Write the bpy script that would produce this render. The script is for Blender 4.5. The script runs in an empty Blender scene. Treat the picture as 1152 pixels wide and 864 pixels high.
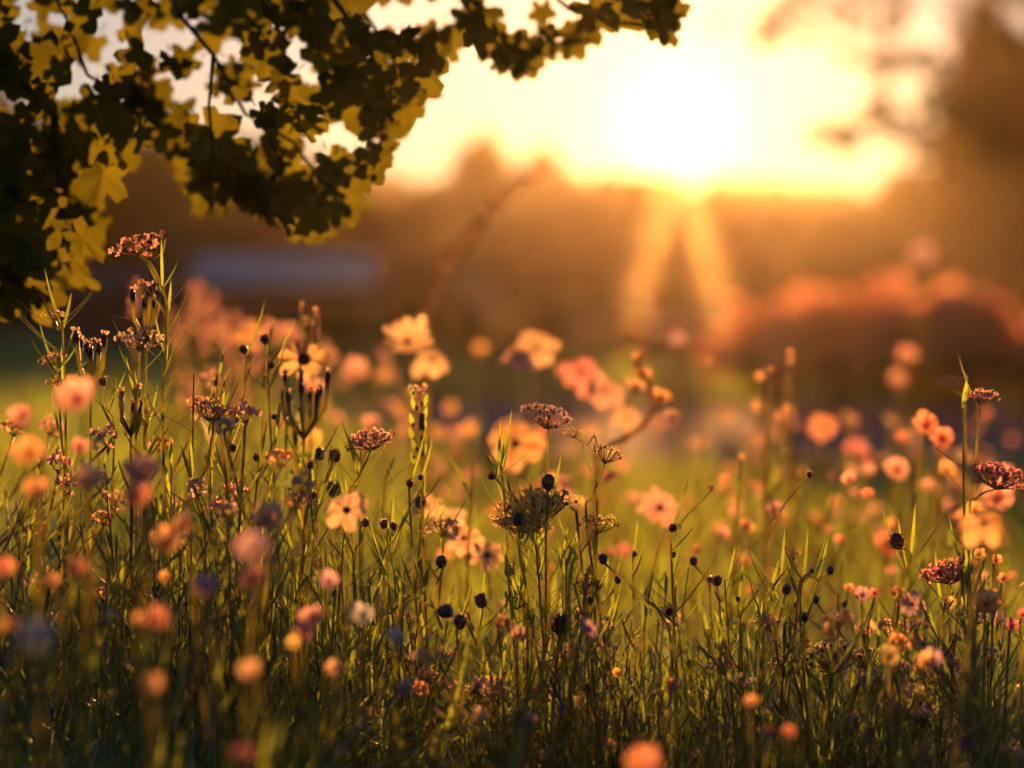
import bpy, math, random
import numpy as np
from mathutils import Vector, Matrix
R = math.radians
C = bpy.context.scene.collection
sc = bpy.context.scene
rnd = random.Random(7)
nrs = np.random.RandomState(11)

# ------------------------------------------------------------------ camera
CAM_H = 0.62
F = 2720.0                       # focal length in pixels of a 1152 px wide picture
PITCH = math.atan(102 / F)
FOCUS = 2.0
camd = bpy.data.cameras.new('camera')
camd.sensor_width = 36.0
camd.lens = 36.0 * F / 1152
camd.clip_start = 0.02
camd.clip_end = 4000
camd.dof.use_dof = True
camd.dof.focus_distance = FOCUS
camd.dof.aperture_fstop = 2.7
cam = bpy.data.objects.new('camera', camd)
cam.location = (0, 0, CAM_H)
cam.rotation_euler = (R(90) - PITCH, 0, 0)
C.objects.link(cam)
sc.camera = cam

# ------------------------------------------------------------------ world, sun, exposure
SUN_EL = R(3.9)
SUN_AZ = R(3.9)                  # to the right of the view direction
SUN_DIR = Vector((math.sin(SUN_AZ) * math.cos(SUN_EL), math.cos(SUN_AZ) * math.cos(SUN_EL), math.sin(SUN_EL)))
w = bpy.data.worlds.new('World'); sc.world = w; w.use_nodes = True
nt = w.node_tree; nt.nodes.clear()
out = nt.nodes.new('ShaderNodeOutputWorld')
sky = nt.nodes.new('ShaderNodeTexSky'); sky.sky_type = 'NISHITA'; sky.sun_disc = False
sky.sun_elevation = SUN_EL; sky.sun_rotation = SUN_AZ
sky.air_density = 1.0; sky.dust_density = 0.2; sky.ozone_density = 4.0
bg = nt.nodes.new('ShaderNodeBackground'); bg.inputs['Strength'].default_value = 0.052
nt.links.new(sky.outputs[0], bg.inputs['Color'])
# the bright evening sky round the low sun: a wide glow and the disc itself
geo = nt.nodes.new('ShaderNodeTexCoord')
dot = nt.nodes.new('ShaderNodeVectorMath'); dot.operation = 'DOT_PRODUCT'
nrm = nt.nodes.new('ShaderNodeVectorMath'); nrm.operation = 'NORMALIZE'
nt.links.new(geo.outputs['Generated'], nrm.inputs[0])
nt.links.new(nrm.outputs[0], dot.inputs[0]); dot.inputs[1].default_value = SUN_DIR
acos = nt.nodes.new('ShaderNodeMath'); acos.operation = 'ARCCOSINE'; acos.use_clamp = False
mn = nt.nodes.new('ShaderNodeMath'); mn.operation = 'MINIMUM'; mn.inputs[1].default_value = 0.9999999
nt.links.new(dot.outputs['Value'], mn.inputs[0]); nt.links.new(mn.outputs[0], acos.inputs[0])
def gauss(width_deg, color, strength):
    d = nt.nodes.new('ShaderNodeMath'); d.operation = 'DIVIDE'; d.inputs[1].default_value = R(width_deg)
    nt.links.new(acos.outputs[0], d.inputs[0])
    p = nt.nodes.new('ShaderNodeMath'); p.operation = 'POWER'; p.inputs[1].default_value = 2.0
    nt.links.new(d.outputs[0], p.inputs[0])
    m = nt.nodes.new('ShaderNodeMath'); m.operation = 'MULTIPLY'; m.inputs[1].default_value = -1.0
    nt.links.new(p.outputs[0], m.inputs[0])
    e = nt.nodes.new('ShaderNodeMath'); e.operation = 'EXPONENT'
    nt.links.new(m.outputs[0], e.inputs[0])
    s = nt.nodes.new('ShaderNodeMath'); s.operation = 'MULTIPLY'; s.inputs[1].default_value = strength
    nt.links.new(e.outputs[0], s.inputs[0])
    b = nt.nodes.new('ShaderNodeBackground'); b.inputs['Color'].default_value = (*color, 1)
    nt.links.new(s.outputs[0], b.inputs['Strength'])
    return b
def addsh(a, b):
    s = nt.nodes.new('ShaderNodeAddShader')
    nt.links.new(a.outputs[0], s.inputs[0]); nt.links.new(b.outputs[0], s.inputs[1]); return s
tot = addsh(bg, gauss(15.0, (1.0, 0.58, 0.30), 0.26))
tot = addsh(tot, gauss(4.5, (1.0, 0.85, 0.14), 0.13))
tot = addsh(tot, gauss(1.2, (1.0, 0.85, 0.50), 0.7))
tot = addsh(tot, gauss(0.3, (1.0, 0.88, 0.7), 40.0))
nt.links.new(tot.outputs[0], out.inputs['Surface'])
w.cycles.sampling_method = 'MANUAL'; w.cycles.sample_map_resolution = 2048

sund = bpy.data.lights.new('sun', 'SUN'); sund.energy = 5.0; sund.angle = R(0.5); sund.color = (1.0, 0.40, 0.09)
sun = bpy.data.objects.new('sun', sund); C.objects.link(sun)
sun.rotation_euler = SUN_DIR.to_track_quat('Z', 'Y').to_euler()
sun.location = SUN_DIR * 60
sc.view_settings.view_transform = 'Standard'; sc.view_settings.look = 'None'
sc.view_settings.gamma = 1.0; sc.view_settings.exposure = 1.02
sc.render.engine = 'CYCLES'
cy = sc.cycles
cy.use_denoising = True
try: cy.denoiser = 'OPENIMAGEDENOISE'; cy.denoising_input_passes = 'RGB_ALBEDO_NORMAL'
except Exception: pass
cy.max_bounces = 7; cy.diffuse_bounces = 2; cy.transmission_bounces = 4; cy.volume_bounces = 0
cy.glossy_bounces = 2; cy.transparent_max_bounces = 6
cy.sample_clamp_indirect = 4.0; cy.sample_clamp_direct = 0.0
cy.use_adaptive_sampling = True; cy.adaptive_threshold = 0.01

# ------------------------------------------------------------------ helpers
CP, SP = math.cos(PITCH), math.sin(PITCH)
def at(px, py, D):
    """point seen at photograph pixel (px, py) at distance D along the view axis"""
    x = (px - 576) / F * D; v = -(py - 432) / F * D
    return Vector((x, D * CP + v * SP, CAM_H - D * SP + v * CP))
def tag(o, label=None, cat=None, group=None, kind=None):
    if label: o['label'] = label
    if cat: o['category'] = cat
    if group: o['group'] = group
    if kind: o['kind'] = kind
    return o
def empty(name, loc, label, cat, group=None):
    o = bpy.data.objects.new(name, None); o.location = loc; o.empty_display_size = 0.02
    C.objects.link(o); tag(o, label, cat, group); return o
def kids(o): return list(o.children)
def copy_tree(o, parent=None):
    c = o.copy(); C.objects.link(c)
    if parent is not None: c.parent = parent
    for ch in kids(o): copy_tree(ch, c)
    return c

class MB:
    def __init__(s): s.v = []; s.f = []
    def tube(s, pts, rad, n=5):
        pts = [Vector(p) for p in pts]; b = len(s.v); k = len(pts)
        if not hasattr(rad, '__len__'): rad = [rad] * k
        for i, p in enumerate(pts):
            d = (pts[min(i + 1, k - 1)] - pts[max(i - 1, 0)])
            d = d.normalized() if d.length > 1e-9 else Vector((0, 0, 1))
            a = d.cross(Vector((0.3, 1, 0.1))).normalized(); c = d.cross(a)
            for j in range(n):
                t = 2 * math.pi * j / n
                s.v.append(p + (a * math.cos(t) + c * math.sin(t)) * rad[i])
        for i in range(k - 1):
            for j in range(n):
                s.f.append((b + i * n + j, b + i * n + (j + 1) % n, b + (i + 1) * n + (j + 1) % n, b + (i + 1) * n + j))
        s.f.append(tuple(b + j for j in range(n))[::-1]); s.f.append(tuple(b + (k - 1) * n + j for j in range(n)))
    def ball(s, c, r, squash=1.0, axis=Vector((0, 0, 1)), n=8, m=5, jit=0.0):
        q = Vector((0, 0, 1)).rotation_difference(axis.normalized()); c = Vector(c); b = len(s.v)
        s.v.append(c + q @ Vector((0, 0, r * squash)))
        for i in range(1, m):
            th = math.pi * i / m
            for j in range(n):
                ph = 2 * math.pi * (j + 0.5 * (i % 2)) / n; rr = r * (1 + rnd.uniform(-jit, jit))
                s.v.append(c + q @ Vector((math.sin(th) * math.cos(ph) * rr, math.sin(th) * math.sin(ph) * rr, math.cos(th) * rr * squash)))
        s.v.append(c + q @ Vector((0, 0, -r * squash))); e = len(s.v) - 1
        for j in range(n): s.f.append((b, b + 1 + j, b + 1 + (j + 1) % n))
        for i in range(m - 2):
            for j in range(n):
                s.f.append((b + 1 + i * n + j, b + 1 + (i + 1) * n + j, b + 1 + (i + 1) * n + (j + 1) % n, b + 1 + i * n + (j + 1) % n))
        for j in range(n): s.f.append((e, e - n + (j + 1) % n, e - n + j))
    def leaf(s, p0, d, L, wd, up=Vector((0, 0, 1)), bend=0.3, seg=4, fold=0.25, tip=0.0):
        """a pointed, folded, arching leaf"""
        p0 = Vector(p0); d = Vector(d).normalized(); side = d.cross(up)
        side = side.normalized() if side.length > 1e-4 else Vector((1, 0, 0))
        nn = side.cross(d).normalized(); b = len(s.v); p = p0.copy(); dd = d.copy()
        for i in range(seg + 1):
            t = i / seg; ww = wd * 0.5 * (math.sin(math.pi * (0.08 + 0.92 * t) ** 0.8) if t < 1 else tip) 
            s.v += [p - side * ww + nn * ww * fold, p.copy(), p + side * ww + nn * ww * fold]
            dd = (dd - nn * bend / seg).normalized() if bend else dd
            p = p + dd * (L / seg)
        for i in range(seg):
            a = b + i * 3
            s.f += [(a, a + 1, a + 4, a + 3), (a + 1, a + 2, a + 5, a + 4)]
    def petal(s, c, rd, nrmv, L, wd, cup=0.3, r0=0.0):
        """rounded petal leaving c along rd, in the plane of nrmv"""
        c = Vector(c); side = nrmv.cross(rd).normalized(); b = len(s.v)
        prof = [(0.0, 0.25), (0.3, 0.7), (0.65, 1.0), (0.88, 0.8), (1.0, 0.3)]
        for t, ww in prof:
            h = cup * L * t * t
            m = c + rd * (r0 + L * t) + nrmv * h
            k = wd * 0.5 * ww; j = rnd.uniform(-.06, .06) * L
            s.v += [m - side * k + nrmv * (k * 0.35 + j), m, m + side * k + nrmv * (k * 0.35 - j)]
        for i in range(len(prof) - 1):
            a = b + i * 3
            s.f += [(a, a + 1, a + 4, a + 3), (a + 1, a + 2, a + 5, a + 4)]
    def build(s, name, mat, parent=None, smooth=True, loc=None):
        o0 = parent_world(parent) if parent is not None else Vector(loc or (0, 0, 0))
        me = bpy.data.meshes.new(name)
        me.from_pydata([tuple(Vector(v) - o0) for v in s.v], [], s.f); me.validate()
        if smooth: me.polygons.foreach_set('use_smooth', [True] * len(me.polygons))
        me.materials.append(mat)
        o = bpy.data.objects.new(name, me); C.objects.link(o)
        if parent is not None: o.parent = parent
        else: o.location = o0
        return o
def parent_world(p):
    v = Vector((0, 0, 0))
    while p is not None: v += Vector(p.location); p = p.parent
    return v
def np_mesh(name, verts, faces, mat, parent=None, smooth=True, mats=None, mi=None):
    """verts (N,3), faces (M,4) or (M,3) numpy arrays"""
    me = bpy.data.meshes.new(name); k = faces.shape[1]
    o0 = parent_world(parent)
    verts = verts - np.array(o0)
    me.vertices.add(len(verts)); me.vertices.foreach_set('co', verts.astype(np.float32).ravel())
    me.loops.add(faces.size); me.loops.foreach_set('vertex_index', faces.astype(np.int32).ravel())
    me.polygons.add(len(faces)); me.polygons.foreach_set('loop_start', np.arange(0, faces.size, k, dtype=np.int32))
    me.polygons.foreach_set('use_smooth', np.full(len(faces), smooth))
    for m in (mats or [mat]): me.materials.append(m)
    if mi is not None: me.polygons.foreach_set('material_index', mi.astype(np.int32))
    me.update(calc_edges=True); me.validate()
    o = bpy.data.objects.new(name, me); C.objects.link(o)
    if parent is not None: o.parent = parent
    return o

# ------------------------------------------------------------------ materials
def new_mat(name):
    m = bpy.data.materials.new(name); m.use_nodes = True; m.node_tree.nodes.clear(); return m, m.node_tree
def thin(name, col, tcol, trans=0.5, var=0.35, scale=30.0, gloss=0.08, rough=0.4, coord='Object'):
    """thin plant tissue: diffuse + light passing through + a weak waxy shine"""
    m, t = new_mat(name)
    o = t.nodes.new('ShaderNodeOutputMaterial')
    tc = t.nodes.new('ShaderNodeTexCoord'); nz = t.nodes.new('ShaderNodeTexNoise'); nz.inputs['Scale'].default_value = scale
    nz.inputs['Detail'].default_value = 3.0
    t.links.new(tc.outputs[coord], nz.inputs['Vector'])
    def ramp(c):
        r = t.nodes.new('ShaderNodeMix'); r.data_type = 'RGBA'
        r.inputs['A'].default_value = (*[x * (1 - var) for x in c], 1); r.inputs['B'].default_value = (*[min(1, x * (1 + var)) for x in c], 1)
        mr = t.nodes.new('ShaderNodeMapRange'); mr.inputs['From Min'].default_value = 0.3; mr.inputs['From Max'].default_value = 0.7
        t.links.new(nz.outputs['Fac'], mr.inputs['Value']); t.links.new(mr.outputs[0], r.inputs['Factor']); return r
    d = t.nodes.new('ShaderNodeBsdfDiffuse'); tr = t.nodes.new('ShaderNodeBsdfTranslucent')
    t.links.new(ramp(col).outputs['Result'], d.inputs['Color']); t.links.new(ramp(tcol).outputs['Result'], tr.inputs['Color'])
    mx = t.nodes.new('ShaderNodeMixShader'); mx.inputs[0].default_value = trans
    t.links.new(d.outputs[0], mx.inputs[1]); t.links.new(tr.outputs[0], mx.inputs[2])
    g = t.nodes.new('ShaderNodeBsdfGlossy'); g.inputs['Roughness'].default_value = rough
    m2 = t.nodes.new('ShaderNodeMixShader'); m2.inputs[0].default_value = gloss
    if gloss > 0:
        fr = t.nodes.new('ShaderNodeFresnel'); fr.inputs['IOR'].default_value = 1.4
        t.links.new(fr.outputs[0], m2.inputs[0])
    t.links.new(mx.outputs[0], m2.inputs[1]); t.links.new(g.outputs[0], m2.inputs[2])
    t.links.new(m2.outputs[0], o.inputs['Surface']); return m
def solid(name, col, rough=0.6, var=0.25, scale=8.0, bump=0.0):
    m, t = new_mat(name)
    o = t.nodes.new('ShaderNodeOutputMaterial'); p = t.nodes.new('ShaderNodeBsdfPrincipled'); p.inputs['Roughness'].default_value = rough
    tc = t.nodes.new('ShaderNodeTexCoord'); nz = t.nodes.new('ShaderNodeTexNoise'); nz.inputs['Scale'].default_value = scale; nz.inputs['Detail'].default_value = 5
    t.links.new(tc.outputs['Object'], nz.inputs['Vector'])
    r = t.nodes.new('ShaderNodeMix'); r.data_type = 'RGBA'
    r.inputs['A'].default_value = (*[x * (1 - var) for x in col], 1); r.inputs['B'].default_value = (*[min(1, x * (1 + var)) for x in col], 1)
    t.links.new(nz.outputs['Fac'], r.inputs['Factor']); t.links.new(r.outputs['Result'], p.inputs['Base Color'])
    if bump:
        b = t.nodes.new('ShaderNodeBump'); b.inputs['Strength'].default_value = bump
        t.links.new(nz.outputs['Fac'], b.inputs['Height']); t.links.new(b.outputs[0], p.inputs['Normal'])
    t.links.new(p.outputs[0], o.inputs['Surface']); return m
M = {}
M['grass'] = thin('grass', (.06, .11, .025), (.42, .62, .06), .68, .5, 6.0)
M['grass_dry'] = thin('grass_dry', (.14, .13, .05), (.7, .50, .12), .6, .4, 9.0)
M['near_leaf_shaded'] = thin('near_leaf_shaded', (.025, .09, .07), (.07, .17, .06), .2, .4, 9.0, 0.0)  # dark teal: shade and cool sky fill put into the blade colour
M['fuzz'] = thin('fuzz', (.6, .5, .35), (.95, .8, .5), .6, .1, 50.0, 0.0)  # bright hair tissue, added to give the stems a lit rim
M['stem'] = thin('stem', (.12, .15, .05), (.70, .66, .18), .7, .3, 60.0, .1, .45)
M['stem_dry'] = thin('stem_dry', (.2, .13, .07), (.85, .55, .26), .6, .4, 60.0)
M['leaf'] = thin('leaf', (.055, .11, .03), (.42, .58, .07), .66, .4, 25.0)
M['tree_leaf'] = thin('tree_leaf', (.03, .065, .018), (.23, .235, .02), .42, .5, 14.0, 0.0)
M['far_leaf'] = thin('far_leaf', (.05, .075, .025), (.16, .15, .03), .35, .5, 0.7, 0.0)
M['far_leaf_red'] = thin('far_leaf_red', (.075, .045, .03), (.17, .08, .03), .35, .5, 0.7, 0.0)
M['hedge_leaf'] = thin('hedge_leaf', (.065, .10, .03), (.45, .46, .07), .6, .4, 3.0, 0.0)
PET = dict(peach=((.66, .48, .37), (.96, .64, .45)), pink=((.70, .42, .40), (.97, .54, .50)), coral=((.68, .33, .26), (.96, .43, .33)),
           orange=((.70, .42, .23), (.98, .57, .30)), mauve=((.48, .37, .48), (.68, .48, .58)), pale=((.62, .66, .74), (.66, .68, .72)),
           yellow=((.66, .53, .24), (.95, .73, .32)), rose=((.55, .24, .30), (.85, .38, .42)), cream=((.68, .58, .44), (.94, .74, .54)),
           bush=((.74, .34, .26), (.98, .46, .32)))
for k, (a, b) in PET.items(): M[k] = thin('petal_' + k, a, b, .66, .2, 90.0, 0.0)
M['bush'] = thin('petal_bush', *PET['bush'], .85, .2, 20.0, 0.0)
M['dark'] = thin('seed_dark', (.12, .075, .055), (.40, .22, .13), .4, .5, 300.0, .1, .4)
M['slate'] = thin('seed_slate', (.10, .095, .12), (.2, .14, .15), .25, .4, 300.0, .1, .4)
M['brown'] = thin('seed_brown', (.10, .05, .04), (.32, .14, .08), .3, .4, 200.0)
M['bark'] = solid('bark', (.05, .035, .025), .85, .5, 20, .4)

# ------------------------------------------------------------------ the setting
def ground_mat():
    m = solid('ground', (.06, .075, .028), .95, .55, .6, .3); return m
def sheet(name, pts, z, mat):
    me = bpy.data.meshes.new(name); me.from_pydata([(x, y, z) for x, y in pts], [], [tuple(range(len(pts)))])
    me.materials.append(mat); o = bpy.data.objects.new(name, me); C.objects.link(o); tag(o, kind='structure'); return o
sheet('ground', [(-900, -60), (900, -60), (900, 1500), (-900, 1500)], 0.0, ground_mat())
# gravel path curving behind the meadow
path_m = solid('gravel', (.26, .21, .18), .95, .3, 14.0, .5)
pa, pb = [], []
for i in range(25):
    x = -14 + i * 1.2; y0 = 8.3 + 0.035 * (x - 1.5) ** 2 + .1 * math.sin(x); pa.append((x, y0)); pb.append((x, y0 + 5.2 + .1 * math.cos(x * 1.3)))
sheet('path', pa + pb[::-1], 0.004, path_m)

def haze():
    x0, x1, y0, y1, z0, z1 = -45, 45, -8, 85, -1.0, 22
    m, t = new_mat('haze'); o = t.nodes.new('ShaderNodeOutputMaterial'); v = t.nodes.new('ShaderNodeVolumePrincipled')
    v.inputs['Color'].default_value = (1.0, .86, .68, 1); v.inputs['Density'].default_value = HAZE; v.inputs['Anisotropy'].default_value = HAZE_G
    t.links.new(v.outputs[0], o.inputs['Volume'])
    V = [(x, y, z) for z in (z0, z1) for y in (y0, y1) for x in (x0, x1)]
    me = bpy.data.meshes.new('haze'); me.from_pydata(V, [], [(0, 2, 3, 1), (4, 5, 7, 6), (0, 1, 5, 4), (2, 6, 7, 3), (0, 4, 6, 2), (1, 3, 7, 5)])
    me.materials.append(m); ob = bpy.data.objects.new('haze', me); C.objects.link(ob); tag(ob, kind='stuff')
HAZE = 0.00027; HAZE_G = 0.90
haze()

# ------------------------------------------------------------------ background trees and shrubs
def leaf_cloud(centers, radii, n, size, squash=0.6):
    """n leaf faces spread in clumps through ellipsoids; returns verts, faces"""
    k = len(centers); centers = np.array(centers); radii = np.array(radii)
    wgt = (radii[:, 0] * radii[:, 1] * radii[:, 2]) ** .67; idx = nrs.choice(k, n, p=wgt / wgt.sum())
    u = nrs.normal(size=(n, 3)); u /= np.linalg.norm(u, axis=1)[:, None]
    r = nrs.rand(n) ** .45
    p = centers[idx] + u * r[:, None] * radii[idx]
    a = nrs.normal(size=(n, 3)); a /= np.linalg.norm(a, axis=1)[:, None]
    b = np.cross(a, nrs.normal(size=(n, 3))); b /= np.linalg.norm(b, axis=1)[:, None]
    s = size * (0.6 + 0.8 * nrs.rand(n))[:, None]
    V = np.stack([p - a * s, p - b * s * squash, p + a * s, p + b * s * squash], 1).reshape(-1, 3)
    return V, np.arange(n * 4).reshape(-1, 4)
def far_tree(cx, top, wpx, D, label, mat='far_leaf', n=2600, size=.16, base_frac=.25, dens=1.0, group='trees along the far edge of the meadow', low=None):
    c = at(cx, 330, D); topz = at(cx, top, D).z; wid = wpx / F * D
    t = empty('tree', (c.x, c.y, 0), label, 'tree', group)
    z0 = topz * base_frac if low is None else low
    tr = MB(); tr.tube([(c.x, c.y, 0), (c.x + .05, c.y, topz * .4), (c.x - .04, c.y, topz * .8)], [wid * .05 + .05, wid * .035 + .03, .02], 8)
    for i in range(5):
        a = rnd.uniform(0, 6.28); z = topz * (.35 + .09 * i)
        tr.tube([(c.x, c.y, z), (c.x + math.cos(a) * wid * .2, c.y + math.sin(a) * wid * .2, z + topz * .12), (c.x + math.cos(a) * wid * .33, c.y + math.sin(a) * wid * .33, z + topz * .2)], [.05, .03, .01], 6)
    tr.build('trunk', M['bark'], t)
    cs, rs = [], []
    hh = topz - z0
    for i in range(22):
        f = rnd.random(); z = z0 + hh * (.05 + .8 * f); rr = wid * .62 * math.sqrt(max(.12, 1 - max(0, 1.5 * (f - .38)) ** 2))
        a = rnd.uniform(0, 6.28); q = rnd.random() ** .6 * rr * .62
        r = wid * rnd.uniform(.2, .3); r = min(r, hh * .3)
        cs.append((c.x + math.cos(a) * q, c.y + math.sin(a) * q, min(z, topz - r * .85))); rs.append((r, r, r * .85))
    cs.append((c.x, c.y, topz - hh * .2)); rs.append((wid * .2, wid * .2, hh * .2))
    V, Fc = leaf_cloud(cs, rs, int(n * dens), size)
    np_mesh('crown', V, Fc, M[mat], t, smooth=False)
    return t
TR = [  # cx, top, width, D, label
    (-60, 60, 260, 44, 'dark broad tree at the left edge of the far treeline'),
    (55, 130, 170, 46, 'dark tree behind the low hanging leaf cluster at the left'),
    (165, 150, 170, 47, 'dark tree behind the pink umbel flower at upper left'),
    (270, 150, 160, 45, 'dark green tree directly above the pale roofed shed'),
    (350, 172, 130, 48, 'dark tree right of the shed under the overhanging maple leaves'),
    (418, 222, 80, 46, 'low dark tree under the peach sky gap left of centre'),
    (478, 208, 80, 49, 'low tree in the dip of the treeline left of the round hump'),
    (545, 150, 115, 47, 'round hump tree, the tallest between the maple leaves and the sun'),
    (612, 165, 100, 49, 'second round tree left of the sun, beside the tallest hump'),
    (962, 226, 120, 47, 'low olive tree under the right part of the bright sky'),
    (1040, 190, 110, 45, 'brown tree at the right end of the low treeline'),
    (1130, 130, 170, 47, 'dim far tree showing between the two tall dark trees at the right')]
for cx, top, wd, D, lb in TR: far_tree(cx, top, wd, D, lb, n=6500, size=.18, base_frac=.05)
for cx, top, wd, D, lb in [(1108, -20, 150, 33, 'tall dark red brown tree at the right edge of the photo'),
                           (1185, -260, 230, 30, 'tallest dark tree cut off by the right edge, behind the red brown one')]:
    far_tree(cx, top, wd, D, lb, 'far_leaf_red', n=4200 if cx < 1150 else 17000, size=.13, base_frac=.0, group='tall dark trees at the right edge')
def cone_tree(cx, top, wpx, D, label):
    c = at(cx, 330, D); tz = at(cx, top, D).z; wd = wpx / F * D
    t = empty('conifer_tree', (c.x, c.y, 0), label, 'tree', 'trees along the far edge of the meadow')
    tr = MB(); tr.tube([(c.x, c.y, 0), (c.x, c.y, tz * .5), (c.x, c.y, tz * .96)], [.07, .04, .01], 8); tr.build('trunk', M['bark'], t)
    cs, rs = [], []
    for i in range(60):
        f = (i + .5) / 60; z = .1 + (tz - .12) * f; r = wd * .5 * (1 - f) + .02; a = i * 2.4
        cs.append((c.x + math.cos(a) * r * .5, c.y + math.sin(a) * r * .5, z)); rs.append((r * .55, r * .55, .09))
    V, Fc = leaf_cloud(cs, rs, 5200, .09); np_mesh('crown', V, Fc, M['far_leaf'], t, smooth=False)
cone_tree(762, 212, 98, 42, 'small pointed tree standing right below the sun, shaped to part the light in two')  # cone outline made up to split the sunlight into two beams
def poly_tree(poly, D, label):  # crown cut to an outline that leaves gaps for the light beams
    xs = [p[0] for p in poly]; ys = [p[1] for p in poly]; cx = sum(xs) / len(xs); c = at(cx, 330, D); tz = at(cx, min(ys), D).z
    t = empty('tree', (c.x, c.y, 0), label, 'tree', 'trees along the far edge of the meadow')
    tr = MB(); tr.tube([(c.x, c.y, 0), (c.x, c.y, tz * .5), (c.x, c.y, tz * .85)], [.09, .06, .01], 8); tr.build('trunk', M['bark'], t)
    def inside(x, y):
        r = False
        for (x0, y0), (x1, y1) in zip(poly, poly[1:] + poly[:1]):
            if (y0 > y) != (y1 > y) and x < (x1 - x0) * (y - y0) / (y1 - y0) + x0: r = not r
        return r
    cs, rs = [], []
    while len(cs) < 170:
        x, y = rnd.uniform(min(xs), max(xs)), rnd.uniform(min(ys), max(ys))
        if inside(x, y):
            p = at(x, y, D + rnd.uniform(-.7, .7)); cs.append((p.x, p.y, max(p.z, .15))); rs.append((.17, .17, .14))
    V, Fc = leaf_cloud(cs, rs, 15000, .1); np_mesh('crown', V, Fc, M['far_leaf'], t, smooth=False)
poly_tree([(735, 208), (700, 202), (664, 198), (634, 206), (622, 262), (622, 372), (697, 372), (706, 330)], 43, 'glowing orange tree at the left shoulder of the sun')
poly_tree([(789, 218), (830, 222), (880, 228), (916, 236), (924, 290), (924, 372), (827, 372), (818, 330)], 43, 'brown tree at the right shoulder of the sun')
def woodland():
    cs, rs = [], []
    for i in range(260):
        x = -75 + i * .75 + rnd.uniform(-1, 1); y = 265 + rnd.uniform(-8, 25); px = 576 + x / y * F
        top = float(np.interp(px, [-200, 100, 400, 480, 560, 640, 720, 800, 900, 1000, 1100, 1400], [165, 172, 190, 205, 188, 196, 200, 204, 206, 214, 200, 150]))
        top = CAM_H + (330 - top) / F * y + rnd.uniform(-1.2, .3); r = rnd.uniform(1.8, 3.2)
        for k in range(4): cs.append((x + rnd.uniform(-1, 1), y, (top - r * .8) * (1 - k * .27))); rs.append((r, r, max(r * .8, top * .17)))
    V, Fc = leaf_cloud(cs, rs, 60000, .75); V[:, 2] = np.maximum(V[:, 2], .02)
    o = np_mesh('woodland', V, Fc, M['far_leaf'], smooth=False); tag(o, 'dark far off woodland closing the horizon', 'woodland', kind='stuff')
woodland()
# airy tree whose branches fill the top right corner with gaps of sky
def airy_tree():
    D = 17.0; base = at(1240, 330, D)
    t = empty('tree', (base.x, base.y, 0), 'airy tree with thin twigs and sparse leaves across the top right corner', 'tree')
    tr = MB(); tp = at(1215, -60, D)
    tr.tube([(base.x, base.y, 0), (base.x + .05, base.y, 1.4), tp, tp + Vector((.2, 0, 1.5))], [.14, .11, .08, .03], 8)
    br = MB(); cs, rs = [], []
    limbs = [[(1205, 60), (1120, 30), (1040, 5), (960, -10), (880, 20), (862, 45)], [(1210, 120), (1140, 90), (1060, 85), (1000, 60), (950, 25)],
             [(1215, 160), (1130, 150), (1090, 120), (1060, 120)], [(1200, -10), (1120, -30), (1000, -45), (900, -30)],
             [(1215, 190), (1150, 190), (1100, 175)], [(1140, 90), (1050, 130), (985, 140), (935, 152)]]
    for L in limbs:
        pts = [at(x, y, D + rnd.uniform(-.3, .3)) for x, y in L]
        br.tube(pts, [max(.004, .022 - .004 * i) for i in range(len(pts))], 5)
        for a, b in zip(pts[:-1], pts[1:]):
            for k in range(9):
                q = a.lerp(b, rnd.random()) + Vector((rnd.gauss(0, .13), rnd.gauss(0, .3), rnd.gauss(0, .12)))
                cs.append(tuple(q)); r = rnd.uniform(.05, .12); rs.append((r, r, r * .8))
                br.tube([a.lerp(b, rnd.random()), q], [.006, .003], 4)
    p = at(935, 152, D); cs += [tuple(p), tuple(p + Vector((-.08, 0, -.02)))]; rs += [(.14, .1, .1)] * 2
    tr.build('trunk', M['bark'], t); br.build('branches', M['bark'], t)
    V, Fc = leaf_cloud(cs, rs, 4200, .034); np_mesh('crown', V, Fc, M['far_leaf'], t, smooth=False)
airy_tree()

# flowering shrubs and hedge behind the meadow
def shrub(cx, top, base_y, wpx, label, group, bloom=None, n=1500, leafmat='hedge_leaf', cat='shrub', nb=420, size=.035, bsize=.028):
    D = CAM_H * F / (base_y - 330); c = at(cx, base_y, D); topz = at(cx, top, D).z; wd = wpx / F * D
    t = empty('flowering_shrub' if bloom else 'shrub', (c.x, c.y, 0), label, cat, group)
    st = MB()
    for i in range(7):
        a = rnd.uniform(0, 6.28); q = wd * .25
        st.tube([(c.x + .03 * math.cos(a), c.y + .03 * math.sin(a), 0), (c.x + math.cos(a) * q * .5, c.y + math.sin(a) * q * .5, topz * .5), (c.x + math.cos(a) * q, c.y + math.sin(a) * q, topz * .85)], [.012, .008, .004], 5)
    st.build('stems', M['bark'], t)
    cs, rs = [], []
    for i in range(12):
        a = rnd.uniform(0, 6.28); q = rnd.random() * wd * .34; z = topz * rnd.uniform(.2, .45 if bloom else .78)
        cs.append((c.x + math.cos(a) * q, c.y + math.sin(a) * q, z)); rs.append((wd * .2, wd * .2, topz * .2))
    V, Fc = leaf_cloud(cs, rs, n, size); V[:, 2] = np.maximum(V[:, 2], .01); np_mesh('foliage', V, Fc, M[leafmat], t, smooth=False)
    if bloom:
        cs, rs = [], []
        for i in range(26):
            a = rnd.uniform(0, 6.28); q = math.sqrt(rnd.random()) * wd * .45; z = topz * (.84 - .25 * (q / (wd * .45)) ** 2) * rnd.uniform(.62, 1.05)
            cs.append((c.x + math.cos(a) * q, c.y + math.sin(a) * q, z)); rs.append((wd * .13, wd * .13, topz * .17))
        V, Fc = leaf_cloud(cs, rs, nb, bsize, .8); np_mesh('blossoms', V, Fc, M[bloom], t, smooth=False)
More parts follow.
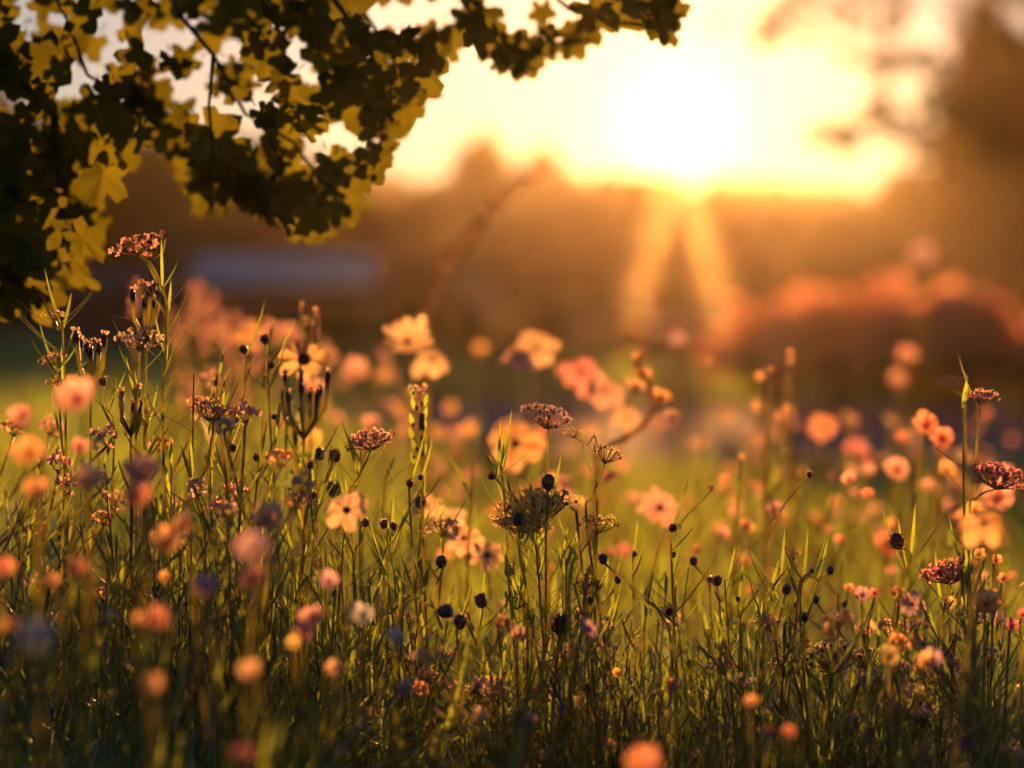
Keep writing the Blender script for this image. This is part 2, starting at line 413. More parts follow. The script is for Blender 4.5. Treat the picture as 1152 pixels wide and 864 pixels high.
g = 'flowering shrubs beyond the path at right'
for a in [(868, 330, 462, 150, 'orange blooming shrub, leftmost of the row beyond the path'), (945, 314, 470, 175, 'pink orange blooming shrub, second from the left beyond the path'),
          (1020, 302, 474, 175, 'tallest shrub of the row beyond the path, full of coral pink blossoms'), (1082, 316, 478, 150, 'reddish blooming shrub at the right end of the row, before the dark gap'),
          (1160, 328, 480, 130, 'coral blooming shrub cut off by the right edge of the photo')]:
    shrub(*a, g, 'bush', nb=900, bsize=.040, n=300)
g = 'low bushes on the far lawn'
for i, (cx, top, by, wd, bl, lb) in enumerate([
    (455, 322, 400, 90, None, 'low brown green bush between the shed and the centre'), (530, 300, 405, 110, 'orange', 'bush with faint orange bloom right of the low brown bush'),
    (610, 325, 402, 100, None, 'olive bush in the centre distance above the pale daisies'), (690, 350, 400, 100, 'orange', 'amber bush with bloom on the far lawn lower left of the sun'),
    (765, 352, 404, 90, 'pink', 'pinkish bush straight below the sun'), (835, 356, 410, 90, 'orange', 'golden bush on the far lawn left of the pink shrub row'),
    (390, 335, 396, 80, None, 'small dark bush in front of the right end of the shed')]):
    shrub(cx, top, by, wd, lb, g, bl, n=1500, size=.05, bsize=.045, nb=260)

# low shed with pale roof, far left
def shed():
    D = 27.0; l = at(84, 393, D); r = at(406, 393, D); y0 = l.y; roofz = at(0, 322, D).z; topz = at(0, 292, D).z
    t = empty('shed', ((l.x + r.x) / 2, y0, 0), 'long low dark red brown shed with a pale grey roof behind the left flowers', 'shed')
    def box(mb, x0, x1, ya, yb, z0, z1):
        b = len(mb.v); mb.v += [Vector(p) for p in ((x0, ya, z0), (x1, ya, z0), (x1, yb, z0), (x0, yb, z0), (x0, ya, z1), (x1, ya, z1), (x1, yb, z1), (x0, yb, z1))]
        mb.f += [tuple(b + i for i in q) for q in ((0, 3, 2, 1), (4, 5, 6, 7), (0, 1, 5, 4), (1, 2, 6, 5), (2, 3, 7, 6), (3, 0, 4, 7))]
    w_ = MB(); box(w_, l.x, r.x, y0, y0 + 2.2, 0, roofz); w_.build('wall', solid('shed_wall', (.13, .045, .035), .8, .3, 6), t, False)
    rf = MB(); xa = at(212, 0, D).x
    b = 0; V = [(xa, y0 - .15, roofz + .004), (r.x + .08, y0 - .15, roofz + .004), (r.x + .08, y0 + 2.4, roofz + .05), (xa, y0 + 2.4, roofz + .05),
                (xa, y0 - .15, roofz + .14), (r.x + .08, y0 - .15, roofz + .14), (r.x + .08, y0 + 1.2, topz + .06), (xa, y0 + 1.2, topz + .06), (xa, y0 + 2.4, roofz + .16), (r.x + .08, y0 + 2.4, roofz + .16)]
    rf.v = [Vector(v) for v in V]; rf.f = [(0, 3, 2, 1), (0, 1, 5, 4), (4, 5, 6, 7), (7, 6, 9, 8), (3, 8, 9, 2), (0, 4, 7, 8, 3), (1, 2, 9, 6, 5)]
    rf.build('roof', solid('shed_roof', (.80, .74, .70), .6, .15, 2), t, False)['label'] = 'pale grey pitched roof'
    lf = MB(); box(lf, l.x - .08, xa - .01, y0 - .1, y0 + 2.3, roofz + .004, roofz + .16); lf.build('roof', solid('slate_roof', (.16, .17, .22), .5, .2, 5), t, False)['label'] = 'flat slate blue roof of the lower wing'
    d = MB(); dx = at(300, 0, D).x; box(d, dx, dx + .55, y0 - .03, y0 - .002, .02, roofz - .08); dd = d.build('door', solid('shed_door', (.05, .03, .03), .7), t, False)
    h = MB(); h.ball((dx + .48, y0 - .05, roofz * .5), .02); h.build('handle', solid('brass', (.3, .25, .15), .3), dd)
shed()
def red_box():
    D = 24.0; p = at(205, 405, D); top = at(205, 283, D).z
    t = empty('post_box', (p.x, p.y, 0), 'dark red box on a post at the left end of the pale shed roof', 'post box')
    m = MB(); m.tube([(p.x, p.y, 0), (p.x, p.y, top - .2)], .035, 8); m.build('post', M['bark'], t)
    b = MB(); q = .13
    b.tube([(p.x, p.y, top - .3), (p.x, p.y, top - .29), (p.x, p.y, top - .02), (p.x, p.y, top)], [q * .9, q, q, q * .8], 4); b.build('box', solid('red_paint', (.35, .04, .04), .5), t, False)
red_box()

# ------------------------------------------------------------------ grass
def grass_h(x, y):
    """top height of the meadow: tall at the left, low towards the path at right"""
    px = 576 + x / np.maximum(y, .5) * F
    s = np.clip((px - 250) / 420, 0, 1); s = s * s * (3 - 2 * s)
    t = np.clip((y - 2.3) / 1.2, 0, 1); u = np.clip((y - 3.5) / 4.5, 0, 1)
    far = np.clip((y - 12) / 2, 0, 1)
    return .16 * far + (1 - far) * ((.40 + .07 * t) * (1 - s) * (1 - .12 * u) + (.36 * (1 - t) + .24 * t) * (1 - .62 * u) * s)
def blades(n, y0, y1, hscale, wd, name, mat, dens_pow=1.0, lean=.35, hmin=.55, cond=None):
    y = y0 + (y1 - y0) * nrs.rand(n) ** dens_pow; half = y * .212 * 1.2 + .25
    x = (nrs.rand(n) * 2 - 1) * half
    cl = .5 + .5 * np.sin(x * 9 + 3 * np.sin(y * 5)) * np.sin(y * 7 + 2 * np.sin(x * 4))
    h = grass_h(x, y) * hscale * (hmin + (1 - hmin) * nrs.rand(n)) * (.75 + .4 * cl)
    if cond is not None:
        k = cond(x, y, h); x, y, h = x[k], y[k], h[k]; n = len(x)
    a = nrs.rand(n) * 6.283; ln = h * lean * nrs.rand(n) * 1.6
    dx, dy = np.cos(a) * ln, np.sin(a) * ln
    b = nrs.rand(n) * 3.1416; sx, sy = np.cos(b), np.sin(b) * .6
    ww = wd * (.6 + .8 * nrs.rand(n))
    V = np.zeros((n, 9, 3)); ts = [0, .35, .7, 1.0]; wf = [.8, 1.0, .7]
    for i, tt in enumerate(ts[:3]):
        bx = x + dx * tt ** 2; by = y + dy * tt ** 2; bz = h * tt * (1 - .12 * tt)
        V[:, 2 * i] = np.stack([bx - sx * ww * wf[i] / 2, by - sy * ww * wf[i] / 2, bz], 1)
        V[:, 2 * i + 1] = np.stack([bx + sx * ww * wf[i] / 2, by + sy * ww * wf[i] / 2, bz], 1)
    V[:, 6] = np.stack([x + dx - sx * ww * .06, y + dy, h * .86], 1); V[:, 7] = np.stack([x + dx + sx * ww * .06, y + dy, h * .86], 1)
    V = V[:, :8].reshape(-1, 3); base = (np.arange(n) * 8)[:, None]
    Fc = np.concatenate([base + np.array([[0, 1, 3, 2]]), base + np.array([[2, 3, 5, 4]]), base + np.array([[4, 5, 7, 6]])], 0)
    o = np_mesh(name, V, Fc, mat); return o
def near_ok(x, y, h):
    # nearest broad blades: their tips stay under a line that falls from the left to the right of the view
    px = 576 + x / y * F; top = CAM_H - (np.interp(px, [-200, 250, 520, 760, 1300], [650, 715, 835, 880, 905]) - 330) / F * y
    return h * .88 < top
def merge_grass():
    obs = [blades(34000, 2.5, 8.6, 1.0, .0050, 'a', M['grass'], 1.0, .4),
           blades(26000, 13.5, 34, .9, .016, 'g', M['grass'], 1.4, .4),
           blades(9000, 2.5, 8.6, .95, .004, 'b', M['grass_dry'], 1.0, .4),
           blades(24000, 1.7, 2.7, 1.0, .0026, 'c', M['grass'], 1.0, .75, .3),
           blades(5000, 1.7, 2.7, 1.0, .0015, 'd', M['grass_dry'], 1.0, .85, .3),
           blades(7000, 1.15, 1.7, .95, .004, 'e', M['grass'], 1.0, .4, .6),
           blades(20000, .7, 1.35, 1.14, .009, 'f', M['near_leaf_shaded'], 1.0, .35, .62, near_ok)]
    return obs
g_obs = merge_grass()
def join(obs, name):
    Vs, Fs, mi, mats, off = [], [], [], [], 0
    for o in obs:
        me = o.data; nv = len(me.vertices); v = np.zeros(nv * 3, np.float32); me.vertices.foreach_get('co', v); v = v.reshape(-1, 3)
        f = np.zeros(len(me.loops), np.int32); me.loops.foreach_get('vertex_index', f); f = f.reshape(-1, 4)
        m = me.materials[0]
        if m not in mats: mats.append(m)
        Vs.append(v); Fs.append(f + off); mi.append(np.full(len(f), mats.index(m))); off += nv
        bpy.data.objects.remove(o); bpy.data.meshes.remove(me)
    return np_mesh(name, np.concatenate(Vs), np.concatenate(Fs), None, mats=mats, mi=np.concatenate(mi))
tag(join(g_obs, 'meadow_grass'), 'green and straw coloured meadow grass filling the foreground', 'grass', kind='stuff')

# ------------------------------------------------------------------ flower heads
UP = Vector((0, 0, 1))
def rdir(s=1.0, z=0.0):
    return Vector((rnd.gauss(0, 1), rnd.gauss(0, 1), rnd.gauss(0, 1) * s + z)).normalized()
def basis(n):
    a = n.cross(Vector((.2, 1, .3))).normalized(); return a, n.cross(a)
def head_umbel(p, ax, wd, parent, pal='pink', rays=13, depth=.38, fl=1.0):
    """rays spread like an umbrella from p, each ending in a tuft of tiny florets"""
    rm, fm, dm = MB(), MB(), MB(); a, b = basis(ax)
    hub = parent_empty = None
    for i in range(rays):
        rr = math.sqrt((i + .5) / rays); ph = i * 2.4 + rnd.uniform(-.2, .2)
        e = p + (a * math.cos(ph) + b * math.sin(ph)) * rr * wd * .5 + ax * wd * depth * (1.05 - .5 * rr * rr) * rnd.uniform(.88, 1.1)
        m = p.lerp(e, .5) + (e - p).cross(ax).cross(ax) * -.0 + (a * math.cos(ph) + b * math.sin(ph)) * rr * wd * .07
        rm.tube([p, m, e], [wd * .018, wd * .014, wd * .012], 4)
        for k in range(6):
            q = e + rdir() * wd * .055 * fl + ax * wd * .02
            rm.tube([e, q], [wd * .009, wd * .007], 3)
            n = (q - e).normalized(); aa, bb = basis(n)
            for j in range(4):
                th = j * 1.57 + rnd.random(); fm.petal(q, (aa * math.cos(th) + bb * math.sin(th)), n, wd * .034 * fl, wd * .028 * fl, .5)
            if k == 0: dm.ball(e + rdir() * wd * .02, wd * .026, 1.1, ax, 6, 4)
    h = rm.build('umbel', M['stem_dry'], parent); fm.build('florets', M[pal], h); dm.build('seeds', M['brown'], h)
    return h
def head_seed(p, ax, r, parent, mat='dark', fringe='peach', nf=26, crown=.5, long=1.0):
    """dark round seed head with a cup of pale bracts and bristles"""
    bm_, fm = MB(), MB(); bm_.ball(p, r * .93, 1.2, ax, 11, 8, .13)
    a, b = basis(ax)
    for ring in range(4):                                   # overlapping scales
        for j in range(9):
            th = j * .698 + ring * .35; rd = a * math.cos(th) + b * math.sin(th); zz = -.55 + ring * .35
            q = p + rd * r * math.sqrt(max(0, 1 - zz * zz)) * .97 + ax * zz * r
            bm_.petal(q, (ax * .95 + rd * .12).normalized(), rd, r * .34, r * .3, .02)
    h = bm_.build('seed_head', M[mat], parent)
    for j in range(nf):
        th = j * 6.283 / nf + rnd.uniform(-.1, .1); rd = a * math.cos(th) + b * math.sin(th)
        q = p + rd * r * .75 + ax * r * crown
        d = (rd * rnd.uniform(.25, .8) + ax).normalized()
        fm.leaf(q, d, r * rnd.uniform(.5, .85) * long, r * .17, rd, .2, 3, .3)
    for j in range(int(nf * 3.2)):  # short hairs all round the head, added for a bright halo
        d = (rdir() + ax * .35).normalized(); q = p + d * r * .97
        fm.leaf(q, (d + rdir() * .3).normalized(), r * rnd.uniform(.2, .45), r * .08, rdir(), 0, 1, .1)
    fm.build('bristles', M[fringe], h); return h
def head_daisy(p, ax, Rr, parent, pal='peach', n=9, disc=.17, droop=-.15, dmat='brown'):
    pm, dm = MB(), MB(); a, b = basis(ax)
    for j in range(n):
        th = j * 6.283 / n + rnd.uniform(-.12, .12); rd = (a * math.cos(th) + b * math.sin(th))
        pm.petal(p, rd, ax, Rr * rnd.uniform(.65, 1.0), Rr * 6.9 / n * rnd.uniform(.5, .72), droop + rnd.uniform(-.12, .15), Rr * disc * .6)
    h = pm.build('petals', M[pal], parent)
    dm.ball(p + ax * Rr * .06, Rr * disc, .6, ax, 10, 6, .06)
    for k in range(30):
        d = (rdir() + ax * .9).normalized(); dm.ball(p + ax * Rr * .06 + d * Rr * disc * .8, Rr * disc * .13, 1, d, 5, 3)
    dm.build('disc', M[dmat], parent); return h
def head_blossom(p, ax, Rr, parent, pal='pink', layers=2, n=6):
    """full round blossom of cupped, overlapping petals"""
    pm = MB(); a, b = basis(ax)
    for L in range(layers):
        tilt = .2 + L * .75
        for j in range(n if L == 0 else n - 2):
            th = j * 6.283 / n + L * .5 + rnd.uniform(-.1, .1); rd = (a * math.cos(th) + b * math.sin(th))
            d = (rd * math.cos(tilt) + ax * math.sin(tilt)).normalized(); nn = (ax * math.cos(tilt) - rd * math.sin(tilt)).normalized()
            pm.petal(p, d, nn, Rr * rnd.uniform(.75, 1.0) * (1.0 - .35 * L), Rr * rnd.uniform(.6, .85), .35, Rr * .05)
    h = pm.build('petals', M[pal], parent)
    cm = MB(); cm.ball(p - ax * Rr * .12, Rr * .14, .8, ax, 7, 5)
    for j in range(5):
        th = j * 1.257; rd = (a * math.cos(th) + b * math.sin(th)); cm.petal(p - ax * Rr * .1, (rd + ax * .5).normalized(), (ax - rd * .5).normalized(), Rr * .28, Rr * .16, .1)
    cm.build('calyx', M['leaf'], parent); return h
def head_bells(p, ax, wd, parent, pal='pink', n=12):
    """loose cluster of small cupped florets"""
    fm = MB()
    for i in range(n):
        q = p + rdir(.6) * wd * .42 * rnd.random() ** .5; d = (rdir() + ax).normalized(); a, b = basis(d)
        for j in range(5):
            th = j * 1.257; rd = a * math.cos(th) + b * math.sin(th)
            fm.petal(q, (d + rd * .55).normalized(), (rd - d * .4).normalized(), wd * .19, wd * .12, .2)
    h = fm.build('florets', M[pal], parent)
    sm = MB()
    for i in range(n): sm.tube([p - ax * wd * .3, p + rdir(.5) * wd * .3], [wd * .015, wd * .01], 4)
    sm.build('pedicels', M['stem'], h); return h
def stem_to_ground(nodes, r, parent, mat='stem', name='stem'):
    mb = MB(); k = len(nodes)
    # smooth the polyline
    P = [Vector(n) for n in nodes]; S = []
    for i in range(k - 1):
        p0, p1, p2, p3 = P[max(i - 1, 0)], P[i], P[i + 1], P[min(i + 2, k - 1)]
        for j in range(5):
            t = j / 5; S.append(.5 * ((2 * p1) + (p2 - p0) * t + (2 * p0 - 5 * p1 + 4 * p2 - p3) * t * t + (-p0 + 3 * p1 - 3 * p2 + p3) * t ** 3))
    S.append(P[-1]); n = len(S)
    mb.tube(S, [r * (.75 + .5 * i / n) for i in range(n)], 6)
    o = mb.build(name, M[mat], parent)
    if abs((P[0] - cam.location).length - FOCUS) < .25: hairs(o, S, r)
    return S
def hairs(o, S, r):
    """rim-light hairs added along the upper part of a stem, in the same mesh"""
    me = o.data; V = [tuple(v.co) for v in me.vertices]; Fc = [tuple(p.vertices) for p in me.polygons]; nf = len(Fc)
    o0 = parent_world(o.parent); L = 0
    for a, b in zip(S[:-1], S[1:]):
        if a.z < .2: break
        d = (b - a); n = int(d.length / .0011); dn = d.normalized(); e1, e2 = basis(dn)
        for i in range(n):
            th = rnd.uniform(0, 6.283); rd = e1 * math.cos(th) + e2 * math.sin(th); q = a + d * rnd.random() + rd * r * .7
            k = len(V); w_ = dn * .00013; q2 = q + (rd - dn * .3) * rnd.uniform(.0008, .002)
            V += [tuple(q - w_ - o0), tuple(q + w_ - o0), tuple(q2 - o0)]; Fc.append((k, k + 1, k + 2))
    m2 = bpy.data.meshes.new(me.name); m2.from_pydata(V, [], Fc); m2.materials.append(me.materials[0]); m2.materials.append(M['fuzz'])
    m2.polygons.foreach_set('material_index', [0] * nf + [1] * (len(Fc) - nf)); m2.polygons.foreach_set('use_smooth', [True] * len(Fc)); m2.update()
    o.data = m2
def needle_leaves(S, parent, n, L, wd, mat='leaf', lo=.15, hi=.85, up=.8):
    mb = MB(); k = len(S)
    for i in range(n):
        t = lo + (hi - lo) * (i + rnd.random()) / n; p = S[min(k - 1, int(t * (k - 1)))]
        a = i * 2.4 + rnd.uniform(-.3, .3)
        d = Vector((math.cos(a), math.sin(a) * .7, up * rnd.uniform(.6, 1.5))).normalized()
        mb.leaf(p, d, L * rnd.uniform(.6, 1.2), wd, UP, -.35, 4)
    return mb.build('foliage', M[mat], parent)
def root_of(p, D, lean=.03):
    return Vector((p.x + rnd.uniform(-lean, lean), p.y + rnd.uniform(-lean, lean), 0))
def facing(tilt=.5, x=0.0):
    """a head axis that looks up and somewhat towards or away from the camera"""
    return Vector((rnd.uniform(-.25, .25) + x, -tilt + rnd.uniform(-.15, .15), 1)).normalized()

def plant(kind, px, py, D, size, label, cat, pal=None, via=(), group=None, ax=None, leaves=18, sr=.0010, name=None, root=None, **kw):
    """one flower: an Empty at its root, a stem, foliage and a head at photograph pixel (px, py)"""
    s = size / F * D; p = at(px, py, D)
    ax = ax or {'umbel': facing(.1), 'seed': facing(.25), 'daisy': facing(1.2), 'blossom': facing(.7), 'bells': facing(.3)}[kind]
    nodes = [p - ax * (s * .35 if kind in ('umbel', 'bells') else s * .5)] + [at(x, y, D + rnd.uniform(-.01, .01)) for x, y in via]
    b = root or root_of(nodes[-1], D)
    mid = nodes[-1].lerp(b, .5) + Vector((rnd.uniform(-.02, .02), 0, 0))
    nodes += [mid, b]
    nm = name or {'umbel': 'umbel_flower', 'seed': 'seed_head_flower', 'daisy': 'daisy', 'blossom': 'wild_blossom', 'bells': 'cluster_flower'}[kind]
    t = empty(nm, b, label, cat, group)
    S = stem_to_ground(nodes, sr, t, kw.pop('smat', 'stem'))
    if leaves: needle_leaves(S[::-1], t, leaves, kw.pop('ll', .05), kw.pop('lw', .003), 'leaf', .15, kw.pop('hi', .8))
    if kind == 'umbel': head_umbel(nodes[0], ax, s, t, pal or 'pink', **kw)
    elif kind == 'seed': head_seed(p, ax, s * .5, t, **kw)
    elif kind == 'daisy': head_daisy(p, ax, s * .5, t, pal or 'peach', **kw)
    elif kind == 'blossom': head_blossom(p, ax, s * .5, t, pal or 'pink', **kw)
    elif kind == 'bells': head_bells(p, ax, s, t, pal or 'pink', **kw)
    return t, S

# ------------------------------------------------------------------ tree branch overhanging the top left
def maple_leaf(mb, p, d, nn, s):
    side = d.cross(nn).normalized()
    b = len(mb.v); curl = rnd.uniform(-.4, .4); k = 26; ph = rnd.uniform(.8, 1.2); rot = rnd.uniform(-.15, .15)
    cen = p + d * s * .42; pts = []
    for i in range(k):
        th = 6.283 * (i + .5) / k; lobe = abs(math.cos(2.5 * th + rot)) ** .7
        r = .54 * (.48 + .52 * lobe) * (1 + .05 * (-1) ** i) * (1.0 + .12 * math.cos(th)) * rnd.uniform(.95, 1.05)
        if abs(th - math.pi) < .25: r *= .6
        x = math.sin(th) * r * ph; y = .42 + math.cos(th) * r
        pts.append(p + side * x * s + d * y * s + nn * (abs(x) * .35 + curl * y * y + .04 * math.sin(5 * th)) * s)
    mb.v.append(cen); mb.v += pts
    for i in range(k): mb.f.append((b, b + 1 + i, b + 1 + (i + 1) % k))
def overhang():
    base = Vector((-1.15, 2.75, 0))
    t = empty('maple_tree', base, 'dark maple tree with lobed leaves hanging across the top left of the photo', 'tree')
    tr = MB(); tr.tube([base, base + Vector((.02, 0, .5)), base + Vector((-.02, -.03, 1.1)), base + Vector((.05, -.05, 1.9))], [.085, .07, .06, .04], 10); tr.build('trunk', M['bark'], t)
    br, lf = MB(), MB()
    limbs = [  # pixels (x, y) with distances: limb, then hanging twigs
        ([(-700, -300), (-350, -230), (0, -150), (260, -90), (520, -60), (700, -40)], 2.35, .011),
        ([(-650, -100), (-300, -60), (-60, 20), (60, 120), (70, 240), (40, 330)], 2.25, .007),
        ([(120, -130), (165, -50), (205, 20), (240, 62), (276, 128), (330, 160), (362, 205), (390, 222)], 2.3, .003),
        ([(330, -90), (400, 0), (440, 60), (455, 110)], 2.35, .003), ([(470, -70), (520, 0), (560, 50), (575, 80)], 2.35, .003),
        ([(60, -120), (48, -30), (75, 20), (98, 84), (140, 110), (165, 150)], 2.28, .0028), ([(560, -60), (640, 10), (690, 30), (745, 35)], 2.35, .003),
        ([(240, 60), (235, 120), (240, 175), (235, 200)], 2.2, .002), ([(290, 130), (320, 190), (300, 240)], 2.25, .002), ([(200, -80), (330, 20), (400, 60)], 2.4, .003)]
    for L, D, r in limbs:
        pts = [at(x, y, D + .03 * math.sin(i * 1.7)) for i, (x, y) in enumerate(L)]
        br.tube(pts, [r * (1 - .7 * i / len(pts)) for i in range(len(pts))], 6)
    br.tube([base + Vector((0, -.05, 1.5)), at(-700, -300, 2.35)], [.03, .012], 8)
    br.tube([base + Vector((0, -.05, 1.1)), at(-650, -100, 2.25)], [.02, .008], 8)
    # lower outline of the foliage, photo pixels
    xs = [-260, 0, 60, 95, 118, 128, 150, 195, 205, 230, 255, 300, 330, 345, 365, 400, 412, 420, 450, 470, 480, 520, 545, 575, 600, 645, 662, 672, 720, 748, 772, 776]
    ys = [345, 352, 345, 318, 220, 190, 165, 155, 205, 225, 232, 245, 272, 275, 268, 244, 232, 205, 140, 130, 85, 60, 45, 95, 70, 60, 65, 20, 30, 48, 30, -50]
    holes = [(95, 82, 17), (80, 100, 13), (118, 72, 12), (30, 18, 8), (125, 25, 13), (72, 18, 8), (212, 98, 16), (232, 112, 12), (270, 130, 14), (282, 150, 12), (300, 100, 10), (180, 50, 12), (215, 30, 9),
             (330, 55, 10), (345, 85, 9), (375, 145, 14), (400, 160, 12), (345, 185, 12), (430, 15, 14), (470, 18, 13), (575, 15, 12), (635, 15, 9), (268, 52, 6), (235, 62, 7), (585, 30, 8), (350, 170, 9), (15, 108, 7), (45, 130, 7), (497, 5, 12)]
    n = 0; tries = 0; placed = []
    while n < 840 and tries < 30000:
        tries += 1
        x = rnd.uniform(-260, 790); y = rnd.uniform(-150, 335)
        ym = float(np.interp(x, xs, ys)); s = rnd.uniform(34, 64)
        if y > ym - s * .30: continue
        if x < 118 and y > 170 and rnd.random() < .35: continue
        if x > 120 and y > 175 and not (198 < x < 424): continue
        if any((x - hx) ** 2 + (y - hy) ** 2 < (hr + s * .33) ** 2 for hx, hy, hr in holes): continue
        mind = 14.5 if y > 0 else 40
        if any((x - a) ** 2 + (y - b) ** 2 < mind ** 2 for a, b in placed): continue
        placed.append((x, y)); n += 1
        D = rnd.uniform(2.18, 2.55); p = at(x, y, D)
        d = Vector((rnd.uniform(-.9, .9), rnd.uniform(-.4, .4), -1 + rnd.random() * .9)).normalized()
        nn = Vector((rnd.gauss(0, .5), -1, rnd.gauss(0, .6))).normalized(); nn = (nn - d * nn.dot(d)).normalized()
        sz = s / F * D
        maple_leaf(lf, p - d * sz * .4, d, nn, sz)
        br.tube([p - d * sz * .38, p - d * sz * .55 + Vector((0, 0, sz * .06))], [.0006, .0007], 4)
    br.build('branches', M['bark'], t); lf.build('crown', M['tree_leaf'], t, smooth=False)
overhang()

#@@HEROES@@
# ------------------------------------------------------------------ flowers in focus
PK = 'flowers standing in the sharp middle zone'
t, S = plant('umbel', 152, 268, 2.0, 56, 'tall pink umbel flower rising highest at the left against the dark trees', 'umbel flower', 'pink', via=[(172, 300), (188, 345), (186, 400), (183, 480)], leaves=26, ll=.045, lw=.0028, sr=.0013, rays=11, fl=1.9, depth=.3)
for (x0, y0, x1, y1, sz) in [(173, 292, 186, 266, 22), (180, 330, 163, 288, 17), (184, 352, 160, 318, 14)]:
    a_, b_ = at(x0, y0, 2.0), at(x1, y1, 2.0); m_ = MB(); m_.tube([a_, a_.lerp(b_, .5) + Vector((.003, 0, -.003)), b_], [.0009, .0008, .0007], 5); s_ = m_.build('side_stem', M['stem'], t)
    head_umbel(b_ - UP * .002, facing(.1), sz / F * 2, s_, 'pink', 6, .3, 2.0)
